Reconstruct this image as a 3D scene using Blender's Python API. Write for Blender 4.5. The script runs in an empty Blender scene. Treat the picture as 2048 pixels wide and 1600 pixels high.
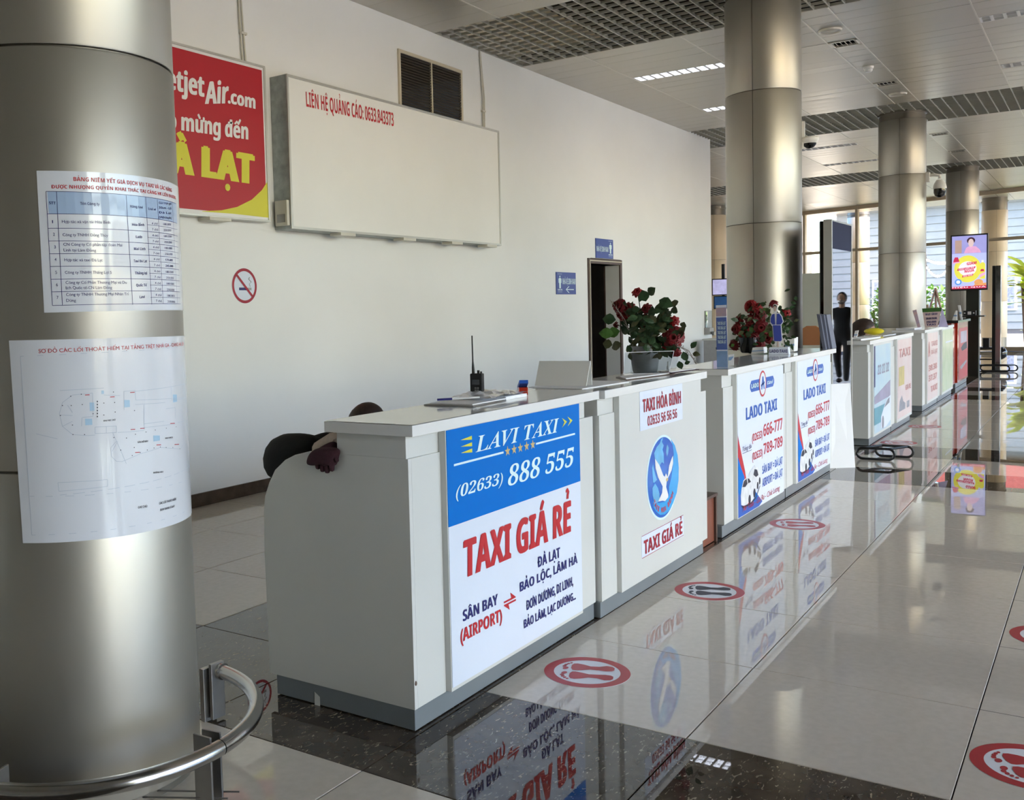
import bpy, bmesh, math, random
from mathutils import Vector, Matrix
random.seed(7)
C = bpy.context.scene.collection
PI = math.pi
# ------------------------------------------------------------------ camera
YAW, PITCH, ROLL, FPX, CX, CY, EYE = .63555, .05795, .02951, 1967.456, 766.36, 747.14, 1.489
_c, _s = math.cos, math.sin
FWD = Vector((_c(YAW)*_c(PITCH), _s(YAW)*_c(PITCH), -_s(PITCH)))
_R = Vector((_s(YAW), -_c(YAW), 0)); _D = FWD.cross(_R)
RGT = _c(ROLL)*_R + _s(ROLL)*_D
DWN = -_s(ROLL)*_R + _c(ROLL)*_D
EYEP = Vector((0, 0, EYE))
cam = bpy.data.cameras.new('camera'); camo = bpy.data.objects.new('camera', cam); C.objects.link(camo)
cam.sensor_fit = 'HORIZONTAL'; cam.sensor_width = 36; cam.lens = FPX/2048*36
cam.shift_x = (1024-CX)/2048; cam.shift_y = (CY-800)/2048
cam.clip_start = .05; cam.clip_end = 400
camo.matrix_world = Matrix.Translation(EYEP) @ Matrix((RGT, -DWN, -FWD)).transposed().to_4x4()
sc = bpy.context.scene; sc.camera = camo
# ------------------------------------------------------------------ world, sun, exposure
W = bpy.data.worlds.new('sky'); sc.world = W; W.use_nodes = True
nt = W.node_tree; bg = nt.nodes['Background']
sky = nt.nodes.new('ShaderNodeTexSky'); sky.sky_type = 'NISHITA'; sky.sun_disc = False
sky.sun_elevation = math.radians(48); sky.sun_rotation = math.radians(200); sky.air_density = 1.0; sky.dust_density = 2.5; sky.ozone_density = 1.0
hs = nt.nodes.new('ShaderNodeHueSaturation'); hs.inputs['Saturation'].default_value = 1.5; nt.links.new(sky.outputs[0], hs.inputs['Color']); nt.links.new(hs.outputs[0], bg.inputs[0]); bg.inputs[1].default_value = .47
sun = bpy.data.lights.new('sun', 'SUN'); sun.energy = 14; sun.angle = .01; sun.color = (1, .87, .70)
suno = bpy.data.objects.new('sun', sun); C.objects.link(suno)
suno.rotation_euler = Vector((-.62, -.16, -.8)).to_track_quat('-Z', 'Y').to_euler(); suno.location = (30, -10, 30)
vs = sc.view_settings; vs.view_transform = 'Standard'; vs.look = 'None'; vs.exposure = 1.88; vs.gamma = 1; vs.use_curve_mapping = False
sc.cycles.max_bounces = 10; sc.cycles.diffuse_bounces = 5; sc.cycles.glossy_bounces = 5; sc.cycles.transparent_max_bounces = 12
sc.cycles.transmission_bounces = 6; sc.cycles.caustics_reflective = True; sc.cycles.caustics_refractive = False
sc.cycles.sample_clamp_indirect = 6; sc.cycles.blur_glossy = .1
# daylight enters through the glazed side of the hall (sky portals in the openings)
def area(name, loc, rot, sx, sy, energy=0, col=(1, 1, 1), portal=False):
    l = bpy.data.lights.new(name, 'AREA'); l.shape = 'RECTANGLE'; l.size = sx; l.size_y = sy; l.energy = energy; l.color = col
    l.cycles.is_portal = portal
    o = bpy.data.objects.new(name, l); C.objects.link(o); o.location = loc; o.rotation_euler = rot
    return o
area('sky_portal', (14, -8.25, 2.3), (PI/2, 0, 0), 32, 4.4, portal=True)      # light passes towards +Y
area('sky_portal', (36, 3.6, 2.3), (PI/2, 0, PI/2), 18, 4.4, portal=True)
# ------------------------------------------------------------------ pixel of the 2048x1600 frame -> point on a real plane
def ray(p): return RGT*((p[0]-CX)/FPX) + DWN*((p[1]-CY)/FPX) + FWD
def at(p, ax, v):
    d = ray(p); return EYEP + d*((v-EYEP[ax])/d[ax])
# ------------------------------------------------------------------ materials
def newmat(n):
    m = bpy.data.materials.new(n); m.use_nodes = True
    return m, m.node_tree, m.node_tree.nodes['Principled BSDF']
MATS = {}
def M(n, col=None, rough=.5, metal=0, spec=.5, var=0, vscale=6, bump=0, bscale=60, emit=0, coat=0, rvar=0, stretch=None, vcol=None, detail=4):
    if n in MATS: return MATS[n]
    m, t, b = newmat(n); N = t.nodes; L = t.links
    c = (*col, 1); b.inputs['Base Color'].default_value = c; b.inputs['Roughness'].default_value = rough
    b.inputs['Metallic'].default_value = metal; b.inputs['Specular IOR Level'].default_value = spec
    b.inputs['Coat Weight'].default_value = coat; b.inputs['Coat Roughness'].default_value = .05
    if emit: b.inputs['Emission Color'].default_value = c; b.inputs['Emission Strength'].default_value = emit
    if var or bump or rvar:
        tc = N.new('ShaderNodeTexCoord'); mp = N.new('ShaderNodeMapping'); L.new(tc.outputs['Object'], mp.inputs[0])
        if stretch: mp.inputs['Scale'].default_value = stretch
    if var or rvar:
        nz = N.new('ShaderNodeTexNoise'); nz.inputs['Scale'].default_value = vscale; nz.inputs['Detail'].default_value = detail
        L.new(mp.outputs[0], nz.inputs['Vector'])
    if var:
        rp = N.new('ShaderNodeValToRGB'); L.new(nz.outputs[0], rp.inputs[0])
        d = vcol or tuple(x*(1-var) for x in col)
        rp.color_ramp.elements[0].position = .3; rp.color_ramp.elements[1].position = .7
        rp.color_ramp.elements[0].color = (*d, 1); rp.color_ramp.elements[1].color = c
        L.new(rp.outputs[0], b.inputs['Base Color'])
    if rvar:
        mr = N.new('ShaderNodeMapRange'); L.new(nz.outputs[0], mr.inputs[0]); mr.inputs[1].default_value = .3; mr.inputs[2].default_value = .7
        mr.inputs[3].default_value = rough; mr.inputs[4].default_value = rough+rvar; L.new(mr.outputs[0], b.inputs['Roughness'])
    if bump:
        nb = N.new('ShaderNodeTexNoise'); nb.inputs['Scale'].default_value = bscale; nb.inputs['Detail'].default_value = 3
        L.new(mp.outputs[0], nb.inputs['Vector'])
        bp = N.new('ShaderNodeBump'); bp.inputs['Strength'].default_value = bump; bp.inputs['Distance'].default_value = .01
        L.new(nb.outputs[0], bp.inputs['Height']); L.new(bp.outputs[0], b.inputs['Normal'])
    MATS[n] = m; return m
def glassmat(n, tint=(.93, .96, .95), rough=.0, refl=.0):
    if n in MATS: return MATS[n]
    m = bpy.data.materials.new(n); m.use_nodes = True; t = m.node_tree; t.nodes.clear()
    o = t.nodes.new('ShaderNodeOutputMaterial'); mx = t.nodes.new('ShaderNodeMixShader'); tr = t.nodes.new('ShaderNodeBsdfTransparent')
    g = t.nodes.new('ShaderNodeBsdfGlossy'); f = t.nodes.new('ShaderNodeFresnel'); f.inputs[0].default_value = 1.45
    tr.inputs[0].default_value = (*tint, 1); g.inputs['Roughness'].default_value = rough
    t.links.new(f.outputs[0], mx.inputs[0]); t.links.new(tr.outputs[0], mx.inputs[1]); t.links.new(g.outputs[0], mx.inputs[2]); t.links.new(mx.outputs[0], o.inputs[0])
    MATS[n] = m; return m
M('laminate', (.66, .67, .65), .28, var=.03, vscale=3)
M('top_laminate', (.80, .82, .83), .12, var=.04, vscale=2, coat=.4)
M('top_edge', (.78, .78, .77), .25, var=.02, vscale=3)
M('plinth_grey', (.20, .225, .245), .3, metal=0, var=.1, vscale=4)
M('wall_paint', (.86, .87, .86), .55, var=.05, vscale=.9, bump=.04, bscale=25)
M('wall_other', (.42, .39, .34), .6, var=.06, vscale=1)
M('champagne', (.56, .535, .48), .41, metal=.85, var=.06, vscale=1.2, rvar=.05, stretch=(1, 1, .3))
M('collar', (.22, .20, .17), .4, metal=.6, var=.05)
M('cream_cladding', (.70, .58, .42), .45, metal=.1, var=.05, vscale=1)
M('ceiling_metal', (.58, .55, .49), .28, metal=.5, var=.07, vscale=1.4, rvar=.12, stretch=(3.0, .35, 1))
M('ceiling_trim', (.68, .65, .58), .3, metal=.2, var=.03)
M('grille_paint', (.50, .49, .43), .45, metal=.2, var=.03)
M('plenum', (.035, .034, .03), .9, var=.3)
M('grout', (.045, .042, .038), .7, var=.2, vscale=20)
M('steel', (.60, .60, .60), .14, metal=1, var=.1, vscale=9, rvar=.1)
M('brushed', (.36, .35, .34), .3, metal=.9, var=.1, vscale=14)
M('galvanised', (.42, .46, .46), .45, metal=.5, var=.35, vscale=14, detail=8)
M('alu', (.60, .60, .57), .35, metal=.6, var=.05)
M('black', (.012, .012, .013), .35, var=.2)
M('gloss_black', (.006, .007, .008), .08, var=.2, spec=.6)
M('black_cloth', (.009, .011, .014), .9, var=.3, vscale=30, bump=.15, bscale=80)
M('wine_cloth', (.055, .016, .026), .95, var=.3, vscale=40, bump=.3, bscale=120)
M('beige_cloth', (.55, .46, .38), .9, var=.15, vscale=40)
M('hair', (.045, .022, .014), .6, var=.5, vscale=60, stretch=(1, 1, .15))
M('hair_dark', (.012, .009, .008), .6, var=.4, vscale=60)
M('skin', (.42, .26, .18), .55, var=.06)
M('white', (.82, .82, .82), .4, var=.01)
M('paper', (.80, .82, .88), .25, var=.02, vscale=8, coat=.6)
M('paper_matt', (.82, .83, .85), .6, var=.02)
M('poster_white', (.72, .78, .90), .35, var=.015, vscale=5, spec=.3)
M('sign_blue', (0, .165, .62), .45, var=.01, spec=.12)
M('red_ink', (.55, .02, .03), .4, var=.03)
M('wine_ink', (.36, .01, .03), .4, var=.03)
M('navy_ink', (.02, .02, .16), .4, var=.03)
M('blue_ink', (.02, .11, .50), .4, var=.03)
M('black_ink', (.03, .03, .05), .5, var=.03)
M('light_ink', (.72, .90, .93), .35, var=.01)
M('gold', (.60, .45, .20), .35, var=.05)
M('lime', (.72, .68, .05), .35, var=.03)
M('yellow', (.78, .66, .03), .35, var=.02)
M('banner_red', (.47, .012, .025), .35, var=.03, vscale=2)
M('wood_red', (.26, .085, .05), .35, var=.35, vscale=5, stretch=(8, 8, 1))
M('wood_dark', (.10, .06, .045), .4, var=.3, vscale=6, stretch=(8, 8, 1))
M('granite', (.085, .055, .038), .2, var=.5, vscale=14, detail=8)
M('pipe_white', (.66, .64, .56), .4, var=.03)
M('louvre', (.09, .075, .06), .5, var=.1)
M('vent_frame', (.62, .56, .42), .4, var=.05)
M('lampwhite', (.85, .90, 1), .3, emit=3.5)
M('reflector', (.8, .8, .82), .15, metal=.9, var=.02)
M('cream_sign', (.86, .86, .83), .45, var=.03, vscale=2)
M('petal', (.21, .004, .010), .55, var=.45, vscale=30)
M('petal_bright', (.34, .008, .012), .55, var=.4, vscale=30)
M('leaf', (.035, .085, .03), .45, var=.5, vscale=20)
M('leaf_bright', (.09, .22, .04), .5, var=.5, vscale=10)
M('leaf_dry', (.11, .12, .05), .55, var=.4, vscale=30)
M('plume', (.40, .34, .30), .9, var=.2)
M('garden_leaf', (.16, .34, .05), .6, var=.7, vscale=3)
M('pavement', (.62, .55, .46), .8, var=.15, vscale=1.5)
M('siding', (.30, .30, .28), .7, var=.1, vscale=2)
M('stone', (.30, .28, .24), .8, var=.4, vscale=4)
M('orange_plastic', (.55, .24, .10), .4, var=.05)
M('counter_red', (.42, .03, .012), .2, var=.1, coat=.3)
glassmat('glass')
def acrylic():
    m = glassmat('acrylic', (.80, .82, .83), .02); return m
acrylic()
def screenmat(n, cols, scale=3):
    m, t, b = newmat(n); N = t.nodes; L = t.links
    tc = N.new('ShaderNodeTexCoord'); nz = N.new('ShaderNodeTexNoise'); nz.inputs['Scale'].default_value = scale; L.new(tc.outputs['Object'], nz.inputs['Vector'])
    rp = N.new('ShaderNodeValToRGB'); L.new(nz.outputs[0], rp.inputs[0])
    rp.color_ramp.elements[0].position = .35; rp.color_ramp.elements[1].position = .65
    rp.color_ramp.elements[0].color = (*cols[0], 1); rp.color_ramp.elements[1].color = (*cols[1], 1)
    L.new(rp.outputs[0], b.inputs['Base Color']); L.new(rp.outputs[0], b.inputs['Emission Color']); b.inputs['Emission Strength'].default_value = .8
    MATS[n] = m; return m
def tilemat(n, base, dark, speck=0):
    m, t, b = newmat(n); N = t.nodes; L = t.links
    tc = N.new('ShaderNodeTexCoord'); oi = N.new('ShaderNodeObjectInfo')
    ad = N.new('ShaderNodeVectorMath'); ad.operation = 'ADD'; L.new(tc.outputs['Object'], ad.inputs[0]); L.new(oi.outputs['Location'], ad.inputs[1])
    nz = N.new('ShaderNodeTexNoise'); nz.inputs['Scale'].default_value = 30 if not speck else 9; nz.inputs['Detail'].default_value = 8; L.new(ad.outputs[0], nz.inputs['Vector'])
    rp = N.new('ShaderNodeValToRGB'); L.new(nz.outputs[0], rp.inputs[0])
    rp.color_ramp.elements[0].position = .35; rp.color_ramp.elements[1].position = .65
    rp.color_ramp.elements[0].color = (*dark, 1); rp.color_ramp.elements[1].color = (*base, 1)
    out = rp.outputs[0]
    if speck:
        mp = N.new('ShaderNodeMapping'); mp.inputs['Scale'].default_value = (26, 60, 1); mp.inputs['Rotation'].default_value = (0, 0, .6)
        L.new(ad.outputs[0], mp.inputs[0]); n2 = N.new('ShaderNodeTexNoise'); n2.inputs['Scale'].default_value = 1; n2.inputs['Detail'].default_value = 2; n2.inputs['Distortion'].default_value = 1.5
        L.new(mp.outputs[0], n2.inputs['Vector'])
        r2 = N.new('ShaderNodeValToRGB'); r2.color_ramp.elements[0].position = .64; r2.color_ramp.elements[1].position = .69; L.new(n2.outputs[0], r2.inputs[0])
        mx = N.new('ShaderNodeMix'); mx.data_type = 'RGBA'; L.new(r2.outputs[0], mx.inputs[0]); L.new(out, mx.inputs[6]); mx.inputs[7].default_value = (.34, .29, .21, 1)
        out = mx.outputs[2]
    L.new(out, b.inputs['Base Color']); b.inputs['Roughness'].default_value = .010; b.inputs['IOR'].default_value = 1.55
    MATS[n] = m; return m
tilemat('tile_cream', (.66, .595, .50), (.615, .555, .46))
tilemat('tile_dark', (.088, .066, .048), (.045, .033, .024), 1)
# ------------------------------------------------------------------ mesh building
class MB:
    def __init__(s): s.v = []; s.f = []; s.sm = False
    def add(s, vs, fs):
        o = len(s.v); s.v += [Vector(v) for v in vs]; s.f += [tuple(i+o for i in f) for f in fs]; return s
    def box(s, x0, x1, y0, y1, z0, z1):
        v = [(x, y, z) for z in (z0, z1) for y in (y0, y1) for x in (x0, x1)]
        return s.add(v, [(0, 2, 3, 1), (4, 5, 7, 6), (0, 1, 5, 4), (2, 6, 7, 3), (0, 4, 6, 2), (1, 3, 7, 5)])
    def obox(s, c, dx, dy, dz, M3):                  # oriented box: half sizes, rotation matrix
        v = [Vector(c) + M3 @ Vector((x*dx, y*dy, z*dz)) for z in (-1, 1) for y in (-1, 1) for x in (-1, 1)]
        return s.add(v, [(0, 2, 3, 1), (4, 5, 7, 6), (0, 1, 5, 4), (2, 6, 7, 3), (0, 4, 6, 2), (1, 3, 7, 5)])
    def prism(s, poly, ax, a, b):                    # polygon in the other two axes, extruded along ax from a to b
        def P(u, v, w):
            return {0: (w, u, v), 1: (u, w, v), 2: (u, v, w)}[ax]
        n = len(poly); vs = [P(u, v, a) for u, v in poly] + [P(u, v, b) for u, v in poly]
        fs = [tuple(range(n)), tuple(range(2*n-1, n-1, -1))] + [(i, i+n, (i+1) % n+n, (i+1) % n) for i in range(n)]
        return s.add(vs, fs)
    def tube(s, pts, r, n=12, closed=False, caps=True):
        pts = [Vector(p) for p in pts]; m = len(pts); rr = r if isinstance(r, (list, tuple)) else [r]*m
        up = None; rings = []
        for i, p in enumerate(pts):
            a = pts[i-1] if (i or closed) else p; b = pts[(i+1) % m] if (i < m-1 or closed) else p
            t = (b-a).normalized()
            if up is None: up = t.orthogonal().normalized()
            up = (up - t*up.dot(t)); up = up.normalized() if up.length > 1e-6 else t.orthogonal().normalized()
            sd = t.cross(up)
            rings.append([p + rr[i]*(math.cos(2*PI*k/n)*up + math.sin(2*PI*k/n)*sd) for k in range(n)])
        vs = [v for rg in rings for v in rg]; fs = []
        for i in range(m if closed else m-1):
            j = (i+1) % m
            for k in range(n): fs.append((i*n+k, i*n+(k+1) % n, j*n+(k+1) % n, j*n+k))
        if caps and not closed: fs += [tuple(range(n-1, -1, -1)), tuple((m-1)*n+k for k in range(n))]
        s.sm = True; return s.add(vs, fs)
    def lathe(s, prof, c=(0, 0, 0), n=24, a0=0, a1=2*PI):    # prof [(r,z)]
        full = abs(a1-a0-2*PI) < 1e-6; k = n if full else n+1; vs = []
        for r, z in prof:
            for i in range(k):
                a = a0+(a1-a0)*i/n; vs.append((c[0]+r*math.cos(a), c[1]+r*math.sin(a), c[2]+z))
        fs = []
        for j in range(len(prof)-1):
            for i in range(n):
                i2 = (i+1) % k; fs.append((j*k+i, j*k+i2, (j+1)*k+i2, (j+1)*k+i))
        s.sm = True; return s.add(vs, fs)
    def ball(s, c, rx, ry, rz, n=14, m=9, f=None):
        vs = []; fs = []
        for j in range(m+1):
            t = PI*j/m
            for i in range(n):
                a = 2*PI*i/n; p = Vector((rx*math.sin(t)*math.cos(a), ry*math.sin(t)*math.sin(a), rz*math.cos(t)))
                if f: p = f(p)
                vs.append(Vector(c)+p)
        for j in range(m):
            for i in range(n): fs.append((j*n+i, (j+1)*n+i, (j+1)*n+(i+1) % n, j*n+(i+1) % n))
        s.sm = True; return s.add(vs, fs)
    def quad(s, a, b, c, d): return s.add([a, b, c, d], [(0, 1, 2, 3)])
    def build(s, name, mat, parent=None, bevel=0, origin=None, smooth=None, kind=None):
        me = bpy.data.meshes.new(name)
        if parent is not None: off = wloc(parent)
        elif origin is not None: off = Vector(origin)
        else:
            xs = [v.x for v in s.v]; ys = [v.y for v in s.v]; off = Vector(((min(xs)+max(xs))/2, (min(ys)+max(ys))/2, min(v.z for v in s.v)))
        me.from_pydata([v-off for v in s.v], [], s.f); me.update()
        bm = bmesh.new(); bm.from_mesh(me); bmesh.ops.remove_doubles(bm, verts=bm.verts, dist=1e-6)
        if s.sm is not False or True:
            try: bmesh.ops.recalc_face_normals(bm, faces=bm.faces)
            except Exception: pass
        bm.to_mesh(me); bm.free()
        me.materials.append(MATS[mat] if isinstance(mat, str) else mat)
        o = bpy.data.objects.new(name, me); C.objects.link(o)
        if parent is not None: o.parent = parent
        else: o.location = off
        sm = s.sm if smooth is None else smooth
        if sm:
            me.shade_smooth(); 
            try: me.set_sharp_from_angle(angle=math.radians(38))
            except Exception: pass
        if bevel:
            b = o.modifiers.new('bevel', 'BEVEL'); b.width = bevel; b.segments = 2; b.limit_method = 'ANGLE'; b.angle_limit = math.radians(50)
        if kind: o['kind'] = kind
        return o
def wloc(o):
    p = Vector(o.location)
    while o.parent is not None: o = o.parent; p = p + Vector(o.location)
    return p
def thing(name, label, cat, loc, group=None):
    o = bpy.data.objects.new(name, None); C.objects.link(o); o.location = loc; o.empty_display_size = .1
    return tag(o, label, cat, group)
def tag(o, label, cat, group=None):
    o['label'] = label; o['category'] = cat
    if group: o['group'] = group
    return o
def struct(o): o['kind'] = 'structure'; return o
# ------------------------------------------------------------------ lettering
def ntext(s, bold, shear, line=1.0):
    cu = bpy.data.curves.new('t', 'FONT'); cu.body = s; cu.size = 1; cu.offset = bold; cu.shear = shear; cu.resolution_u = 3; cu.space_line = line
    o = bpy.data.objects.new('t', cu); C.objects.link(o)
    dg = bpy.context.evaluated_depsgraph_get(); me = bpy.data.meshes.new_from_object(o.evaluated_get(dg))
    vs = [tuple(v.co) for v in me.vertices]; fs = [tuple(p.vertices) for p in me.polygons]
    bpy.data.objects.remove(o); bpy.data.curves.remove(cu); bpy.data.meshes.remove(me)
    return vs, fs
CAPH = max(v[1] for v in ntext(chr(0x1D5DB), 0, 0)[0])
import unicodedata
_G = {}
def _map(ch, st):
    o = ord(ch)
    if st == 'b' and ch in 'vietjarcomhungd': return chr(0x1D5EE+o-97)
    if st == 'r' or 'a' <= ch <= 'z': return ch
    U, Dg = {'b': (0x1D5D4, 0x1D7EC), 's': (0x1D468, 0x1D7CE)}[st]
    if 'A' <= ch <= 'Z' and ch not in 'FJPQSW': return chr(U+o-65) if True else ch
    if 'A' <= ch <= 'Z' and ch in 'PQS' : return chr(U+o-65)
    if '0' <= ch <= '9': return chr(Dg+o-48)
    return ch
_G0 = {}
def _prep():
    import string
    al = string.ascii_letters+string.digits+'().,:-=/'; it = []
    sets = {'b': al, 'r': al, 's': 'LAVITX0236859()'}
    for st, chars in sets.items():
        it.append((('HH', st), (_map('H', st) if st == 'b' else 'H')*2, 0))
        for ch in chars:
            c = _map(ch, st); h = _map('H', 'b') if st == 'b' else 'H'
            it.append(((ch, st), c, .018 if (c == ch and st == 'b') else 0)); it.append((('w', ch, st), h+c+h, 0))
    obs = []
    for k, s, b in it:
        cu = bpy.data.curves.new('t', 'FONT'); cu.body = s; cu.size = 1; cu.offset = b; cu.resolution_u = 3
        o = bpy.data.objects.new('t', cu); C.objects.link(o); obs.append((k, o, cu))
    dg = bpy.context.evaluated_depsgraph_get(); out = {}
    for k, o, cu in obs:
        me = bpy.data.meshes.new_from_object(o.evaluated_get(dg)); out[k] = ([tuple(v.co) for v in me.vertices], [tuple(p.vertices) for p in me.polygons]); bpy.data.meshes.remove(me)
    for k, o, cu in obs: bpy.data.objects.remove(o); bpy.data.curves.remove(cu)
    w = lambda v: max(p[0] for p in v)-min(p[0] for p in v)
    for st, chars in sets.items():
        for ch in chars: _G[(ch, st)] = (*out[(ch, st)], w(out[('w', ch, st)][0])-w(out[('HH', st)][0]))
def glyph(ch, st):
    if not _G: _prep()
    return _G[(ch, st)]
def _strip(pts, t):
    """thick open polyline as quads in 2D"""
    vs = []; fs = []
    for i, p in enumerate(pts):
        a = pts[max(i-1, 0)]; b = pts[min(i+1, len(pts)-1)]; dx, dy = b[0]-a[0], b[1]-a[1]; L = math.hypot(dx, dy) or 1
        vs += [(p[0]-dy/L*t/2, p[1]+dx/L*t/2, 0), (p[0]+dy/L*t/2, p[1]-dx/L*t/2, 0)]
    for i in range(len(pts)-1): fs.append((2*i, 2*i+1, 2*i+3, 2*i+2))
    return vs, fs
def compose(s, st='b', shear=0, fat=0):
    V = []; F = []; DOTS = []; x = 0; t = .085 if st == 'b' else .05
    def put(vs, fs, dx=0, dy=0, dz=0):
        o = len(V); V.extend([(p[0]+dx, p[1]+dy, dz) for p in vs]); F.extend([tuple(i+o for i in f) for f in fs])
    for ch in s:
        if ch == ' ': x += .26; continue
        dec = unicodedata.normalize('NFD', ch); base = dec[0]; marks = dec[1:]
        bar = base in 'Đđ'; b = {'Đ': 'D', 'đ': 'd'}.get(base, base)
        vs, fs, adv = glyph(b, st); put(vs, fs, x, 0)
        x0 = min(v[0] for v in vs)+x if vs else x; x1 = max(v[0] for v in vs)+x if vs else x; top = max(v[1] for v in vs) if vs else 0; bot = min(v[1] for v in vs) if vs else 0; cx = (x0+x1)/2
        if bar and base == 'Đ': put(*_strip([(x0-.06, CAPH*.5), (x0+(x1-x0)*.45, CAPH*.5)], t), 0, 0, .00015)
        if bar and base == 'đ': put(*_strip([(x0+(x1-x0)*.45, CAPH*.86), (x1+.05, CAPH*.86)], t*.9), 0, 0, .00015)
        if base == 'i' and marks: pass
        lv = top+.05; h = .13
        order = sorted(marks, key=lambda m: 0 if m in '\u0302\u0306\u031b\u0323' else 1); circ = False
        for m in order:
            if m == '\u0302': put(*_strip([(cx-.15, lv), (cx, lv+.12), (cx+.15, lv)], t*.85)); circ = True
            elif m == '\u0306': put(*_strip([(cx-.14, lv+.12), (cx-.08, lv+.03), (cx+.08, lv+.03), (cx+.14, lv+.12)], t*.85)); circ = True
            elif m == '\u031b': put(*_strip([(x1-.05, top-.06), (x1+.05, top-.02), (x1+.08, top+.07), (x1+.05, top+.12)], t*.95), 0, 0, .00015)
            elif m == '\u0323': DOTS.append((cx, bot-.14))
            else:
                ox = .20 if circ else 0; oy = lv+(.05 if circ else 0)
                if m == '\u0301': put(*_strip([(cx+ox-.06, oy), (cx+ox+.07, oy+.17)], t))
                elif m == '\u0300': put(*_strip([(cx-ox*.2+.06+ox*.2, oy+(.12 if circ else 0)), (cx-.07+ox*0, oy+.17+(.12 if circ else 0))], t))
                elif m == '\u0309': put(*_strip([(cx+ox-.06, oy+.19), (cx+ox+.0, oy+.23), (cx+ox+.06, oy+.17), (cx+ox+.02, oy+.10), (cx+ox+.01, oy+.02)], t*.8))
                elif m == '\u0303': put(*_strip([(cx-.15, oy+.02), (cx-.07, oy+.10), (cx+.07, oy+.03), (cx+.15, oy+.12)], t*.85))
        x += adv
    if fat:
        n = len(V); V = V+[(p[0]+fat, p[1], .0003) for p in V]+[(p[0]+fat/2, p[1]+fat*.25, .0006) for p in V]; F = F+[tuple(i+n for i in f) for f in F]+[tuple(i+2*n for i in f) for f in F]
    for dx_, dy_ in DOTS:
        o = len(V); V.extend([(dx_+fat/2+(.065+fat*.2)*math.cos(k*PI/5), dy_-fat*.2+(.065+fat*.2)*math.sin(k*PI/5), .0007) for k in range(10)]); F.append(tuple(range(o, o+10)))
    if shear: V = [(p[0]+p[1]*shear, p[1], p[2]) for p in V]
    return V, F
def serif(s): return '\x01'+s
def lay(mb, s, A, B, T, off=.0015, bold=.02, shear=0, nrm=None, cap=None, fmap=None):
    """set text s from baseline start A to baseline end B, capital height reaching T (3D points on one plane)"""
    if '\x01' in s: vs, fs = compose(s.replace('\x01', ''), 's', shear)
    else: vs, fs = compose(s, 'b' if bold >= .02 else 'r', shear, bold if bold >= .035 else 0)
    if not vs: return mb
    A = Vector(A); B = Vector(B); T = Vector(T); x0 = min(v[0] for v in vs); x1 = max(v[0] for v in vs)
    u = (B-A)/(x1-x0); vv = (T-A)/(cap or CAPH)
    if nrm is None: nrm = u.cross(vv).normalized(); nrm = nrm if nrm.dot(EYEP-A) > 0 else -nrm
    pts = [A + u*(p[0]-x0) + vv*p[1] + nrm*(off+p[2]) for p in vs]
    if fmap: pts = [fmap(p) for p in pts]
    return mb.add(pts, fs)
def poly(mb, pts, off=.001, nrm=None):
    pts = [Vector(p) for p in pts]
    n = len(pts)
    if nrm is None:
        nrm = (pts[1]-pts[0]).cross(pts[2]-pts[0]).normalized(); nrm = nrm if nrm.dot(EYEP-pts[0]) > 0 else -nrm
    return mb.add([p+nrm*off for p in pts], [tuple(range(n))])
# ================================================================== SETTING
ZC = 4.53; YW = 5.9; XE = 18.29
def fac(y): return 31.9 + .343*(y-0)          # plan line of the glazed far front
# --- floor: base, tiles
fl = MB(); fl.box(-6, 60, -40, 40, -.2, -.012); floor = struct(fl.build('floor', 'grout', origin=(0, 0, 0)))
S = .8; GX = 3.277; GY = 1.1606; g = .0022
def tile_mesh(mat):
    me = bpy.data.meshes.new('tile'); a = S/2-g; b = a-.0015
    v = [(-a, -a, -.011), (a, -a, -.011), (a, a, -.011), (-a, a, -.011), (-a, -a, -.0015), (a, -a, -.0015), (a, a, -.0015), (-a, a, -.0015), (-b, -b, 0), (b, -b, 0), (b, b, 0), (-b, b, 0)]
    me.from_pydata(v, [], [(8, 9, 10, 11), (4, 5, 9, 8), (5, 6, 10, 9), (6, 7, 11, 10), (7, 4, 8, 11), (0, 1, 5, 4), (1, 2, 6, 5), (2, 3, 7, 6), (3, 0, 4, 7)]); me.materials.append(MATS[mat]); return me
tm = {k: tile_mesh(k) for k in ('tile_cream', 'tile_dark')}
def dark(i, j):                                # two dark rows either side of every line of columns
    xi = i % 10
    if xi in (9, 7): return True
    return j in (1, 2) and i >= 0
rest = {'tile_cream': [], 'tile_dark': []}; nt_ = 0
for i in range(-12, 36):
    for j in range(-13, 14):
        x = GX+S*(i+.5); y = GY+S*(j+.5)
        if x < XE+.4 and y > YW+.5: continue
        if x > fac(y)-.3: continue
        k = 'tile_dark' if dark(i, j) else 'tile_cream'
        dist = math.hypot(x, y); az = math.atan2(y, x)
        if -3 <= i <= 31 and -2 <= j <= 5 and az < 1.15 and az > .02 and nt_ < 296:
            o = bpy.data.objects.new('tile', tm[k]); C.objects.link(o); o.parent = floor; o.location = (x, y, 0); nt_ += 1
            o.rotation_euler = (random.uniform(-1, 1)*.0006, random.uniform(-1, 1)*.0006, 0)
        else: rest[k].append((x, y))
for k, L_ in rest.items():
    m = MB(); a = S/2-g
    for x, y in L_: m.quad((x-a, y-a, 0), (x+a, y-a, 0), (x+a, y+a, 0), (x-a, y+a, 0))
    m.build('distant_tiles', k, floor, kind='stuff')
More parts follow.
